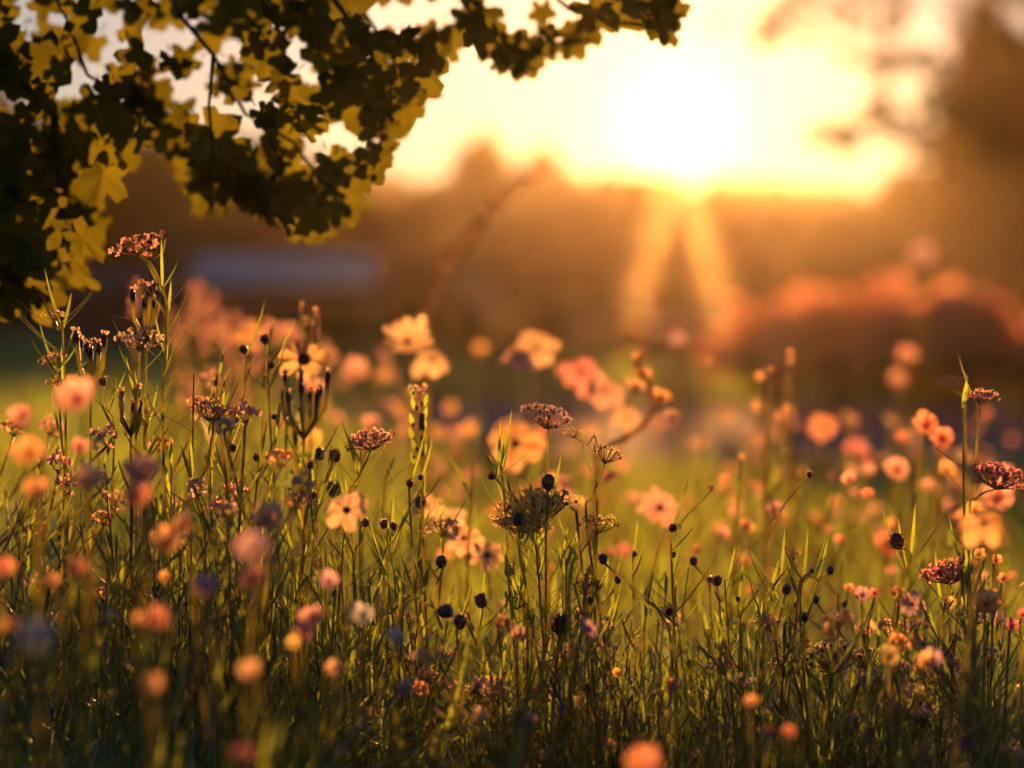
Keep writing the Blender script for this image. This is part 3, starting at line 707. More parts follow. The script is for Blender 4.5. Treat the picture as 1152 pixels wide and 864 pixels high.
U = [  # x, y, D, width, palette, via, label, extra
    (158, 377, 2.0, 54, 'cream', [(157, 400), (154, 470), (150, 560)], 'pale umbel flower on a straight stem just below the tall pink one', dict(rays=15, fl=1.5)),
    (62, 352, 2.02, 26, 'cream', [(66, 372), (72, 400)], 'small pale umbel flower near the left edge under the hanging leaves', dict(rays=9, fl=1.6)),
    (60, 400, 2.04, 30, 'peach', [(64, 420)], 'ragged peach umbel flower at the far left below the small pale one', dict(rays=9, fl=1.6)),
    (239, 456, 2.0, 52, 'pink', [(240, 480), (236, 560)], 'brownish pink umbel flower above two dark seed heads left of centre', dict(rays=15, fl=1.7)),
    (168, 462, 2.03, 22, 'pink', [(166, 480), (164, 520)], 'small flat pink umbel low on the stem of the pale straight one', dict(rays=8, fl=1.6)),
    (416, 488, 2.0, 54, 'pink', [(410, 512), (402, 545), (394, 580)], 'dense rosy umbel flower leaning right, left of centre', dict(rays=17, fl=1.7, depth=.3)),
    (618, 462, 2.0, 60, 'mauve', [(617, 480), (616, 530)], 'slender open umbel flower with mauve tips on a bare straight stem in the centre', dict(rays=15, fl=1.0, depth=.36, leaves=0)),
    (683, 508, 2.0, 40, 'cream', [(679, 528), (666, 560), (661, 600)], 'golden curled umbel flower on a bent dark stem right of centre', dict(rays=13, fl=1.1, depth=.5, leaves=2)),
    (646, 484, 2.03, 26, 'yellow', [(660, 500), (672, 520)], 'small yellow umbel flower up left of the golden curled one', dict(rays=9, fl=1.4, leaves=0)),
    (598, 562, 2.0, 84, 'yellow', [(602, 590), (608, 640), (612, 720)], 'large golden beaded umbel flower behind the big slate seed head in the centre', dict(rays=22, fl=1.5, depth=.35, leaves=30, ll=.06)),
    (590, 580, 1.98, 56, 'peach', [(598, 605), (606, 650)], 'flat peach umbel flower under the left side of the golden beaded one', dict(rays=14, fl=1.9, depth=.25)),
    (672, 585, 2.02, 44, 'yellow', [(655, 620), (640, 670)], 'curled yellow umbel flower right of the golden beaded one', dict(rays=10, fl=1.7, depth=.4)),
    (1106, 440, 2.02, 34, 'pink', [(1103, 458), (1098, 510)], 'pink umbel flower on an upright golden stem near the right edge', dict(rays=10, fl=2.2, depth=.3, leaves=2)),
    (1072, 428, 2.2, 32, 'brown', [(1084, 450), (1086, 500)], 'brownish faded umbel flower just left of the pink one near the right edge', dict(rays=9, fl=1.8, leaves=0)),
    (1066, 634, 1.98, 66, 'rose', [(1068, 660), (1056, 720), (1052, 800), (1053, 860)], 'wide rose pink umbel flower with a straight leafy stem at lower right', dict(rays=20, fl=1.6, depth=.3, leaves=34, ll=.05)),
    (1126, 530, 1.96, 62, 'rose', [(1100, 560), (1088, 600)], 'dark rose umbel flower leaning in from the right edge', dict(rays=18, fl=1.7, depth=.35, leaves=6)),
    (892, 622, 2.0, 20, 'rose', [(885, 640), (868, 665), (860, 700)], 'tiny rose umbel on forked stems among bare twigs right of centre', dict(rays=8, fl=1.6)),
    (836, 700, 2.0, 20, 'cream', [(834, 730)], 'small cream umbel, left one of the pair at lower right of centre', dict(rays=9, fl=1.8)),
    (857, 696, 2.0, 20, 'peach', [(850, 730)], 'small peach umbel, right one of the pair at lower right of centre', dict(rays=9, fl=1.8)),
    (605, 772, 1.97, 34, 'peach', [(603, 800)], 'flat peach umbel flower low among the grass at bottom centre', dict(rays=12, fl=1.6)),
    (810, 745, 2.0, 36, 'pink', [(812, 780)], 'ragged pink umbel flower below the wiry stems at lower right of centre', dict(rays=13, fl=1.3)),
    (1030, 795, 1.92, 56, 'peach', [(1028, 830)], 'broad peach umbel flower with dark bracts near the bottom right', dict(rays=16, fl=1.6)),
    (935, 735, 1.97, 70, 'cream', [(936, 765), (934, 810)], 'wiry cream umbel flower with looping rays, largest of the wiry ones at lower right', dict(rays=20, fl=.9, depth=.45)),
    (885, 745, 1.98, 44, 'cream', [(884, 770)], 'wiry cream umbel flower left of the largest wiry one', dict(rays=14, fl=.9, depth=.5)),
    (975, 738, 1.99, 44, 'cream', [(972, 770)], 'wiry cream umbel flower right of the largest wiry one', dict(rays=14, fl=.9, depth=.5)),
    (345, 560, 2.0, 34, 'cream', [(343, 590), (340, 640)], 'small cream umbel flower beside the paired dark seed heads', dict(rays=11, fl=1.3)),
    (660, 660, 2.0, 34, 'brown', [(658, 700)], 'brown drying umbel cluster right of the leafy centre plant', dict(rays=12, fl=1.8, depth=.6)),
    (1100, 690, 1.94, 36, 'pale', [(1090, 720)], 'whitish umbel flower near the right edge above the yellow tuft', dict(rays=11, fl=1.8)),
    (500, 590, 2.12, 40, 'peach', [(498, 620)], 'hazy peach umbel flower left of centre behind the dark seed head', dict(rays=11, fl=2.0)),
    (72, 430, 2.05, 34, 'orange', [(74, 460)], 'orange umbel flower at the far left edge of the sharp zone', dict(rays=10, fl=2.0)),
    (130, 640, 1.95, 24, 'orange', [(131, 670)], 'little orange umbel in the dark grass at lower left', dict(rays=8, fl=1.6)),
    (325, 545, 2.02, 20, 'pale', [(330, 580)], 'tiny pale umbel between the stems left of the rosy one', dict(rays=8, fl=1.3)),
]
for x, y, D, wd, pal, via, lb, kw in U: plant('umbel', x, y, D, wd, lb, 'umbel flower', pal, via, **kw)
# rosette of slim buds on finger-like stalks
def bud_tuft(px, py, D, wpx, hpx, n, label, tip='brown'):
    p = at(px, py + hpx, D); b = root_of(p, D)
    t = empty('bud_cluster', b, label, 'bud cluster')
    S = stem_to_ground([p, p.lerp(b, .5), b], .0014, t)
    sm, bd, tp, lf = MB(), MB(), MB(), MB()
    for i in range(n):
        x = px + (i / (n - 1) - .5) * wpx + rnd.uniform(-6, 6); q = at(x, py + rnd.uniform(-8, 22), D + rnd.uniform(-.02, .02))
        m = p.lerp(q, .5) + Vector(((q.x - p.x) * .35, 0, 0))
        sm.tube([p, m, q], [.0012, .0019, .0022], 5); bd.ball(q + UP * .001, rnd.uniform(.002, .0028), 2.3, (q - m).normalized(), 7, 6, .1)
        for j in range(7): tp.petal(q + UP * .005, (rdir() * .8 + UP).normalized(), rdir(), rnd.uniform(.003, .006), .0025, .2)
        if i % 2: lf.leaf(m, (q - m + rdir() * .02).normalized(), rnd.uniform(.015, .03), .003, UP, .3)
    sm.build('stalks', M['stem'], t); h = bd.build('buds', M[tip], t); tp.build('florets', M['peach'], h); lf.build('foliage', M['leaf'], t)
bud_tuft(342, 432, 2.15, 58, 62, 9, 'fan of yellow green bud stalks under the orange daisy with the dark centre')
bud_tuft(102, 385, 2.04, 38, 58, 7, 'fan of dark buds on upright stalks near the left edge')
bud_tuft(147, 440, 2.0, 26, 50, 5, 'narrow cluster of dark green buds between two left stems')
bud_tuft(352, 358, 2.35, 18, 40, 6, 'soft brown bud cluster above the orange daisy', 'peach')
bud_tuft(165, 335, 2.02, 26, 50, 5, 'brown hooked buds left of the tall pink umbel stem', 'brown')

SD = [  # x, y, D, diameter, material, fringe, via, label
    (377, 513, 2.0, 17, 'dark', 'pink', [(368, 540), (355, 580)], 'dark round seed head with a pink crown, right one of the touching pair', {}),
    (359, 511, 2.08, 17, 'slate', 'peach', [(356, 545)], 'soft slate seed head, left one of the touching pair left of centre', {}),
    (376, 550, 2.12, 22, 'dark', 'brown', [(372, 580)], 'big dark seed head directly below the touching pair', {}),
    (349, 524, 2.0, 10, 'brown', 'cream', [(347, 560)], 'tiny brown seed head below left of the touching pair', {}),
    (353, 557, 2.0, 10, 'dark', 'cream', [(352, 590)], 'tiny dark seed head with cream rim left of the big dark one', {}),
    (246, 474, 2.0, 14, 'dark', 'cream', [(250, 500)], 'dark seed head directly below the brownish pink umbel', {}),
    (265, 472, 2.0, 9, 'dark', 'pink', [(258, 495), (254, 540)], 'small dark seed head right of the one under the brownish pink umbel', {}),
    (262, 504, 2.0, 11, 'dark', 'cream', [(258, 530)], 'small seed head with a glowing cream rim left of centre', {}),
    (116, 429, 2.0, 12, 'dark', 'cream', [(120, 460), (128, 510)], 'dark seed head on a thin stem between the left umbels', {}),
    (274, 393, 2.12, 13, 'dark', 'peach', [(275, 430)], 'dark seed head with a soft peach cap, left of the pair beside the orange daisy', {}),
    (298, 382, 2.15, 14, 'dark', 'pink', [(297, 430)], 'dark seed head with a pink cap, highest left of the orange daisy', {}),
    (305, 411, 2.1, 10, 'dark', 'peach', [(302, 440)], 'small dark seed head right below the pink capped one', {}),
    (242, 431, 2.02, 8, 'dark', 'yellow', [(243, 455)], 'tiny seed head with a yellow cap above the brownish pink umbel', {}),
    (288, 515, 2.04, 9, 'dark', 'brown', [(289, 545)], 'tiny dark seed head right of the glowing rimmed one', {}),
    (308, 469, 2.05, 7, 'brown', 'peach', [(309, 500)], 'tiny brown seed head under the bud stalk fan', {}),
    (473, 565, 2.12, 18, 'dark', 'peach', [(473, 600)], 'soft dark seed head above the small pair of rimmed ones', {}),
    (461, 544, 2.02, 11, 'dark', 'cream', [(461, 570)], 'small rimmed seed head left of the pointed one, near the centre left', {}),
    (473, 537, 2.02, 8, 'brown', 'cream', [(474, 565)], 'small pointed brown seed head near the centre left', {}),
    (411, 588, 2.0, 12, 'dark', 'cream', [(406, 610), (398, 650)], 'round dark seed head with a bright cream rim, left of two at mid height', {}),
    (432, 590, 2.0, 13, 'dark', 'cream', [(434, 620), (436, 650)], 'round dark seed head with a bright cream rim, right of two at mid height', {}),
    (443, 592, 2.02, 11, 'brown', 'peach', [(442, 625)], 'brown seed head touching the right cream rimmed one', {}),
    (617, 543, 1.97, 23, 'slate', 'yellow', [(616, 575), (614, 620)], 'large blue grey seed head with golden bristles at the centre of the photo', dict(crown=.2, long=1.2, nf=34)),
    (583, 584, 1.95, 19, 'slate', 'brown', [(586, 615), (592, 660)], 'dark slate seed head on the flat peach umbel', {}),
    (541, 676, 1.98, 19, 'dark', 'brown', [(541, 700), (536, 726), (545, 745)], 'dark seed head on a bare curved stem, alone left of the centre plant', dict(ax=Vector((-.3, 0, 1)))),
    (501, 688, 1.9, 22, 'slate', 'mauve', [(480, 680), (450, 690)], 'nodding slate blue seed head on a sideways stem', dict(ax=Vector((1, 0, .2)).normalized())),
    (518, 700, 1.93, 20, 'brown', 'pink', [(515, 730)], 'brown seed head with a pink frill touching the nodding slate one', {}),
    (573, 642, 2.0, 16, 'dark', 'pink', [(578, 665), (590, 700)], 'dark seed head with a pink fringe left of the centre plant', dict(nf=34)),
    (571, 669, 2.0, 9, 'dark', 'brown', [(580, 685), (596, 700)], 'tiny dark seed head low left of the centre plant', {}),
    (560, 771, 1.93, 18, 'slate', 'peach', [(562, 795)], 'plump slate seed head low in the bottom grass, left of centre', dict(nf=30)),
    (631, 704, 1.93, 28, 'brown', 'brown', [(631, 730)], 'wide brown thistle like head at the foot of the centre plant', dict(nf=40, long=1.3)),
    (695, 652, 2.05, 11, 'slate', 'mauve', [(683, 675), (662, 710)], 'small round blue grey seed head right of the centre plant', {}),
    (682, 696, 2.06, 8, 'slate', 'brown', [(682, 720)], 'tiny slate seed head below the small round blue grey one', {}),
    (664, 675, 1.98, 11, 'dark', 'peach', [(661, 700)], 'dark rimmed seed head on the brown drying cluster', {}),
    (714, 623, 2.08, 8, 'dark', 'cream', [(712, 650)], 'tiny dark seed head between the pink daisy and the centre plant', {}),
    (757, 594, 2.0, 13, 'dark', 'peach', [(755, 620)], 'tiny dark eye with a peach fringe below right of the pink daisy', dict(ax=Vector((0, -1, .3)).normalized())),
    (757, 624, 2.05, 9, 'dark', 'brown', [(757, 650)], 'tiny dark seed head straight below the peach fringed eye', {}),
    (830, 674, 2.05, 7, 'dark', 'brown', [(831, 695)], 'lonely tiny dark seed head right of the little daisy', {}),
    (1009, 609, 1.97, 23, 'dark', 'cream', [(1024, 622), (1022, 640), (1012, 668)], 'dark seed head ringed with pale bristles before a pink blossom at right', dict(nf=44, crown=.1, long=.9, ax=Vector((-.2, -.6, 1)).normalized())),
    (911, 534, 1.98, 9, 'dark', 'cream', [(897, 550), (880, 572), (870, 600), (866, 650)], 'tiny bud at the tip of a long curved bare stem right of centre', dict(leaves=0)),
    (665, 640, 2.02, 9, 'dark', 'peach', [(660, 665)], 'tiny dark seed head on top of the brown drying cluster', {}),
    (934, 642, 1.98, 11, 'brown', 'mauve', [(920, 652), (900, 672)], 'small hooked brown bud on a thin side twig at right', {}),
    (913, 642, 1.99, 8, 'brown', 'peach', [(904, 655), (898, 672)], 'small peach tipped bud left of the hooked brown one', {}),
    (740, 784, 1.95, 15, 'dark', 'yellow', [(740, 805)], 'dark rimmed seed head in the bottom grass right of centre', {}),
    (733, 818, 1.93, 14, 'dark', 'yellow', [(733, 840)], 'dark seed head under the rimmed one in the bottom grass', {}),
    (905, 694, 2.0, 13, 'brown', 'pink', [(904, 720)], 'brown bud with a pink cap at the top of the wiry umbels', {}),
    (660, 775, 1.96, 12, 'dark', 'peach', [(661, 800)], 'small dark seed head in the low grass at bottom centre', {}),
    (532, 778, 1.92, 15, 'slate', 'mauve', [(533, 805)], 'soft grey seed head left of the plump slate one', {}),
    (548, 510, 2.02, 9, 'yellow', 'cream', [(560, 535), (575, 560)], 'pale bud on a slanting stem left of the slender open umbel', {}),
    (553, 536, 2.0, 11, 'brown', 'pink', [(566, 545)], 'tiny pinkish bud pointing left beside the golden beaded umbel', dict(ax=Vector((-1, 0, .3)).normalized())),
    (800, 549, 2.08, 9, 'yellow', 'peach', [(788, 565), (765, 590), (735, 640)], 'pale bud at the end of a long slanting stem right of the pink daisy', dict(leaves=0)),
]
for x, y, D, wd, mt, fr, via, lb, kw in SD:
    if 'leaves' not in kw: kw['leaves'] = 12
    wd = wd * .78
    plant('seed', x, y, D, wd, lb, 'seed head', None, via, mat=mt, fringe=fr, **kw)

DS = [ # x, y, D, diameter, palette, label, extra
    (342, 405, 2.28, 58, 'orange', 'orange daisy with a dark centre upright above the bud stalk fan', dict(n=7, disc=.3)),
    (580, 500, 2.65, 74, 'orange', 'large blurred golden daisy left of the slender open umbel', dict(n=7)),
    (602, 393, 2.95, 60, 'peach', 'blurred peach daisy standing high in the centre', dict(n=7)),
    (585, 405, 2.8, 40, 'pink', 'blurred pinkish daisy overlapping the high peach one', dict(n=7)),
    (458, 385, 2.6, 58, 'peach', 'blurred peach daisy seen from the side left of the high centre one', dict(n=10, droop=.5)),
    (486, 405, 2.75, 46, 'peach', 'drooping blurred peach flower right of the side on daisy', dict(n=6, droop=-.7)),
    (742, 572, 2.55, 54, 'pink', 'round pink daisy with a small dark eye right of centre', dict(n=12, disc=.2, droop=.05)),
    (1026, 680, 2.2, 42, 'mauve', 'pale mauve daisy with a tiny black eye at lower right', dict(n=12, disc=.12, droop=.05, dmat='dark')),
    (753, 689, 2.03, 26, 'yellow', 'little yellow rimmed daisy with a black centre below the pink daisy', dict(n=14, disc=.4, dmat='dark')),
    (548, 625, 2.3, 44, 'peach', 'blurred peach daisy, lowest of the diagonal row left of centre', dict(n=8)),
    (522, 606, 2.35, 46, 'peach', 'blurred peach daisy, second from the bottom of the diagonal row', dict(n=8)),
    (505, 585, 2.4, 46, 'cream', 'blurred cream daisy, middle of the diagonal row left of centre', dict(n=8)),
    (480, 570, 2.45, 40, 'peach', 'blurred peach daisy, topmost of the diagonal row left of centre', dict(n=8)),
    (390, 575, 1.78, 62, 'peach', 'soft peach and pink flower below the dense rosy umbel', dict(n=6)),
    (648, 565, 1.96, 24, 'yellow', 'bright yellow petalled blossom lit through beside the golden umbel', dict(n=4)),
    (652, 420, 3.0, 54, 'rose', 'blurred rose flower right of the high peach daisy', dict(n=7)),
    (680, 440, 2.9, 50, 'pink', 'blurred pink flower below the blurred rose one', dict(n=7)),
    (705, 470, 2.9, 36, 'peach', 'blurred peach flower inside the curve of the bowed stem', dict(n=7)),
    (630, 545, 2.7, 40, 'pink', 'blurred pink flower behind the large blue grey seed head', dict(n=8)),
    (927, 480, 3.2, 40, 'coral', 'blurred coral flower with a yellow heart right of the orange disc', dict(n=8, dmat='dark')),
    (1107, 590, 1.62, 56, 'orange', 'blurred orange drooping flower at the right edge', dict(n=6, droop=-.5)),
    (500, 622, 2.5, 24, 'orange', 'small blurred orange daisy under the diagonal row', dict(n=7)),
]
for x, y, D, wd, pal, lb, kw in DS: plant('daisy', x, y, D, wd, lb, 'daisy', pal, [], leaves=12, ll=.06, sr=.0014, **kw)

BL = [ # blurred blossoms: x, y, D, diameter, palette, label
    (35, 512, 1.52, 46, 'orange', 'blurred orange blossom at the left edge, highest of the near ones'),
    (100, 541, 1.48, 44, 'peach', 'blurred peach blossom right of the highest near one at the left'),
    (42, 553, 1.5, 34, 'orange', 'smaller blurred orange blossom under the highest near one'),
    (156, 560, 1.5, 38, 'coral', 'blurred coral red blossom in the left foreground'),
    (160, 532, 1.55, 46, 'pink', 'blurred dusky pink blossom just above the coral red one'),
    (188, 610, 1.56, 40, 'orange', 'glowing orange blossom, left of the touching pair in the left foreground'),
    (207, 592, 1.56, 32, 'orange', 'glowing orange blossom, right of the touching pair in the left foreground'),
    (303, 585, 1.72, 44, 'peach', 'blurred peach blossom with a grey heart left of centre'),
    (286, 618, 1.36, 46, 'mauve', 'dim mauve blossom far out of focus left of centre'),
    (285, 652, 1.5, 34, 'coral', 'dim coral blossom below the dim mauve one'),
    (88, 450, 1.55, 54, 'pink', 'large blurred pink blossom at the left below the bud fan'),
    (25, 470, 1.6, 34, 'pink', 'blurred pink blossom at the left edge above the orange one'),
    (90, 505, 1.7, 26, 'pink', 'small pink blossom between the large pink and the peach one at left'),
    (178, 697, 1.45, 34, 'coral', 'bright red round blossom in the dark lower left'),
    (158, 698, 1.45, 20, 'orange', 'small orange blossom touching the bright red round one'),
    (42, 718, 1.28, 50, 'pale', 'blurred pale blue star shaped flower in the dark lower left'),
    (12, 704, 1.45, 26, 'orange', 'orange blossom at the left edge beside the pale blue flower'),
    (5, 640, 1.5, 30, 'coral', 'coral orange blossom cut by the left edge'),
    (5, 745, 1.6, 26, 'brown', 'brown round blossom cut by the left edge near the bottom'),
    (0, 808, 1.4, 24, 'coral', 'dim red blossom cut by the left edge at the bottom'),
    (60, 655, 1.6, 20, 'orange', 'small dim orange blossom in the lower left grass'),
    (88, 640, 1.5, 28, 'coral', 'dim coral blossom above the pale blue flower'),
    (281, 758, 1.42, 30, 'peach', 'blurred peach ball blossom near the bottom left'),
    (170, 770, 1.34, 28, 'orange', 'blurred orange ball blossom near the bottom left, left of the peach one'),
    (376, 753, 1.62, 22, 'peach', 'small round peach blossom at the bottom, left of centre'),
    (350, 697, 1.62, 34, 'pink', 'pale pink blossom above the small round peach one'),
    (343, 712, 1.6, 28, 'pink', 'second pale pink blossom tucked under the first left of centre'),
    (230, 662, 1.5, 34, 'mauve', 'greyish mauve blossom in shade right of the orange pair'),
    (185, 650, 1.7, 16, 'orange', 'tiny orange blossom below the touching orange pair'),
    (273, 850, 1.32, 28, 'coral', 'dim coral blossom at the very bottom left'),
    (370, 655, 1.66, 28, 'mauve', 'soft bluish blossom among the stems left of centre'),
    (408, 693, 1.66, 32, 'pale', 'soft blue grey blossom under the sideways stem'),
    (445, 718, 1.7, 24, 'pale', 'pale grey blossom right below the soft blue one'),
    (330, 725, 1.6, 20, 'yellow', 'dim yellow blossom right of the peach ball blossom'),
    (480, 720, 1.75, 14, 'peach', 'tiny peach blossom under the nodding slate seed head'),
    (565, 683, 2.4, 16, 'mauve', 'small violet blossom right of the lone dark seed head'),
    (583, 716, 1.85, 24, 'peach', 'pale peach petal blossom left of the brown thistle like head'),
    (886, 490, 3.05, 40, 'orange', 'flat orange disc blossom on a thick stalk, brightest of the right background'),
    (886, 463, 2.75, 16, 'orange', 'small bright orange ball just above the flat orange disc blossom'),
    (855, 425, 2.7, 14, 'orange', 'small orange ball, left one of the high cluster at right'),
    (889, 398, 2.65, 11, 'orange', 'small orange ball, highest of the cluster at right'),
    (888, 408, 2.65, 12, 'orange', 'small orange ball touching the highest one from below'),
    (867, 417, 2.6, 8, 'orange', 'tiny orange ball in the middle of the high cluster'),
    (874, 434, 2.9, 14, 'brown', 'dull brown ball under the high cluster of orange ones'),
    (851, 460, 2.9, 18, 'orange', 'blurred orange bud left above the flat orange disc blossom'),
    (1041, 480, 2.35, 36, 'coral', 'pink coral double blossom, upper of the pair left of the pink umbel'),
    (1059, 495, 2.4, 34, 'coral', 'round coral blossom, lower of the pair left of the pink umbel'),
    (1008, 530, 2.6, 36, 'pink', 'blurred pink blossom cluster left below the coral pair'),
    (1063, 530, 2.6, 26, 'orange', 'blurred orange blossom below the round coral one'),
    (1015, 494, 2.9, 18, 'coral', 'small blurred coral blossom left of the round coral one'),
    (1020, 402, 4.2, 26, 'pink', 'far blurred pink ball, upper of the two before the shrub row'),
    (1010, 428, 4.2, 22, 'pink', 'far blurred pink ball, lower of the two before the shrub row'),
    (963, 508, 3.4, 30, 'rose', 'blurred rose blossom right of the coral flower with yellow heart'),
    (1083, 589, 2.5, 34, 'coral', 'flat pink red blossom near the right edge above the wide umbel'),
    (1000, 615, 2.7, 46, 'coral', 'broad pink blossom behind the bristle ringed seed head'),
    (1120, 562, 2.4, 50, 'pink', 'pale pink blossom under the dark rose umbel at right'),
    (872, 582, 3.4, 34, 'pink', 'blurred pink blossom behind the long curved bare stem'),
    (917, 585, 3.1, 18, 'orange', 'round orange blossom right of the long curved bare stem'),
    (1000, 740, 1.75, 30, 'yellow', 'hazy golden blossom tuft at lower right'),
    (1040, 745, 1.7, 24, 'orange', 'small golden blossom right of the hazy golden tuft'),
    (932, 712, 2.2, 24, 'orange', 'orange petalled blossom behind the wiry umbels, left of two'),
    (975, 708, 2.2, 26, 'yellow', 'yellow petalled blossom behind the wiry umbels, right of two'),
    (987, 706, 2.3, 10, 'orange', 'tiny orange blossom above the yellow petalled one'),
    (1068, 680, 2.05, 22, 'yellow', 'yellow blossom beside the stem of the wide rose umbel, left one'),
    (1080, 676, 2.15, 22, 'orange', 'orange blossom beside the stem of the wide rose umbel, right one'),
    (1110, 680, 1.85, 38, 'orange', 'large golden yellow blossom at lower right near the edge'),
    (1101, 624, 2.0, 17, 'orange', 'round orange blossom above the large golden yellow one, left'),
    (1120, 631, 2.0, 17, 'orange', 'round orange blossom above the large golden yellow one, right'),
    (1092, 655, 2.1, 14, 'orange', 'small orange blossom between the rose umbel and the golden one'),
    (1128, 652, 2.1, 18, 'orange', 'orange blossom right of the small one near the edge'),
    (955, 662, 2.2, 14, 'orange', 'orange tipped blossom left of the mauve daisy'),
    (984, 668, 2.1, 16, 'coral', 'coral blossom touching the mauve cluster at right'),
    (970, 670, 2.15, 24, 'mauve', 'bluish mauve blossom between the orange tipped and the coral one'),
    (956, 698, 2.5, 16, 'coral', 'soft coral blossom on a yellow stalk at right'),
    (1138, 705, 1.9, 20, 'rose', 'violet rose blossom near the right edge'),
    (1150, 692, 1.9, 18, 'coral', 'red orange blossom cut by the right edge'),
    (725, 860, 1.34, 44, 'coral', 'blurred red orange blossom at the very bottom right of centre'),
    (865, 825, 1.6, 20, 'brown', 'brown round blossom, left of the pair at the bottom right'),
    (888, 824, 1.55, 18, 'coral', 'coral round blossom, right of the pair at the bottom right'),
    (845, 790, 1.6, 18, 'orange', 'orange blossom in the bottom grass above the brown round one'),
    (1085, 838, 1.55, 20, 'brown', 'dim brown red blossom in the bottom right corner'),
    (756, 772, 1.85, 20, 'coral', 'coral cap blossom in the bottom grass right of centre'),
    (694, 758, 1.95, 14, 'orange', 'small orange ring blossom in the bottom grass at centre'),
    (596, 812, 1.75, 22, 'mauve', 'mauve grey blossom at bottom centre'),
    (540, 805, 1.7, 22, 'peach', 'dim peach blossom left of the mauve grey one at the bottom'),
    (648, 790, 1.9, 16, 'pink', 'pink clover like blossom at bottom centre, right'),
    (632, 797, 1.88, 14, 'mauve', 'small lilac clover like blossom at bottom centre, left'),
    (702, 622, 2.9, 22, 'rose', 'soft rose blossom right of the leafy centre plant'),
    (355, 440, 3.0, 30, 'pink', 'blurred pink blossom behind the bud stalk fan'),
    (350, 500, 2.6, 34, 'yellow', 'hazy yellow pink blossom above the touching pair of seed heads'),
    (400, 420, 3.4, 34, 'pink', 'blurred dull pink blossom between the two tallest daisies'),
    (540, 395, 4.0, 20, 'orange', 'far dim orange blossom left of the high peach daisy'),
    (763, 385, 3.4, 22, 'mauve', 'blurred mauve blossom right of the bowed stem'),
    (797, 408, 2.75, 12, 'orange', 'orange bead blossom right of the bowed stem'),
    (834, 515, 2.35, 9, 'orange', 'tiny golden bead blossom over the path'),
    (1035, 292, 6.5, 36, 'mauve', 'far dim pink ball floating above the tallest shrub'),
]
for i, (x, y, D, wd, pal, lb) in enumerate(BL):
    if D < 1.85: wd *= 1.02
    kw = dict(leaves=12, ll=.06, ax=facing(1.7), layers=2, sr=.0018 if D > 2.3 else .0014)
    if (x, y) == (886, 490): kw.update(sr=.006, ax=Vector((0, 0, 1)))
    plant('blossom', x, y, D, wd, lb, 'blossom', pal, [], **kw)

# bowed pod stalk with blossoms along it, right of centre
def bowed():
    D = 2.62; P = [(672, 505), (700, 495), (722, 480), (737, 458), (728, 430), (716, 410), (727, 392), (718, 379), (706, 380)]
    p = [at(x, y, D) for x, y in P]; b = Vector((p[0].x - .02, p[0].y, 0))
    t = empty('bowed_flower', b, 'bowed orange stalk curling upwards with small flowers along it, right of centre', 'flower')
    st = MB(); st.tube([b, b.lerp(p[0], .6)] + p, [.0035] * (len(p) + 2), 6); st.build('stem', M['stem_dry'], t)
    for x, y, s, pal in [(722, 425, 30, 'orange'), (715, 440, 34, 'peach'), (742, 452, 34, 'orange'), (755, 470, 22, 'peach'), (718, 405, 20, 'orange')]:
        head_blossom(at(x, y, D), facing(.6), s / F * D * .5, t, pal, 2)
bowed()
def pod_plant(px, y0, y1, D, label):
    p = at(px, y0, D); b = root_of(p, D); t = empty('pod_flower', b, label, 'pod plant')
    S = stem_to_ground([p, at(px + 3, (y0 + y1) / 2, D), at(px + 4, y1, D), b], .0022, t)
    m, d = MB(), MB()
    for i in range(11):
        y = y0 + (y1 - y0) * (i + rnd.uniform(-.4, .4)) / 10; x = px + rnd.uniform(3, 7) * (1 if i % 2 else -1); q = at(x, y, D)
        m.leaf(q, Vector((.25 if i % 2 else -.25, 0, 1)), .012, .0045, Vector((0, -1, 0)), .1, 4); d.ball(q + Vector((rnd.uniform(-.002, .002), -.002, rnd.uniform(0, .006))), rnd.uniform(.0008, .0018), 1.6)
    m.build('pods', M['leaf'], t); d.build('seeds', M['brown'], t)
    head_bells(p + UP * .008, UP, .022, t, 'peach', 7)
pod_plant(471, 448, 520, 2.13, 'upright pod plant with dark seeds and a pale tip left of centre')
pod_plant(330, 470, 530, 2.2, 'yellow green pod plant behind the bud stalk fan')
def arching():
    D = 3.4; P = [(478, 420), (482, 350), (505, 300), (535, 262), (560, 225), (592, 200), (640, 180)]
    p = [at(x, y, D) for x, y in P]; b = Vector((p[0].x, p[0].y, 0))
    t = empty('arching_grass_stalk', b, 'tall blurred arching stalk with seed beads reaching towards the sun', 'grass stalk')
    st = MB(); st.tube([b] + p, [.004, .003, .003, .003, .0028, .0025, .0018, .001], 6); st.build('stem', M['stem_dry'], t)
    h = MB()
    for x, y, s in [(560, 222, 7), (549, 240, 6), (590, 201, 6.5), (520, 275, 4), (512, 288, 4), (500, 300, 4), (530, 262, 4)]:
        h = MB(); h.ball(at(x, y, D), s / F * D, 1.2, rdir(), 8, 5); h.build('seed_bead', M['peach'], t)
arching()
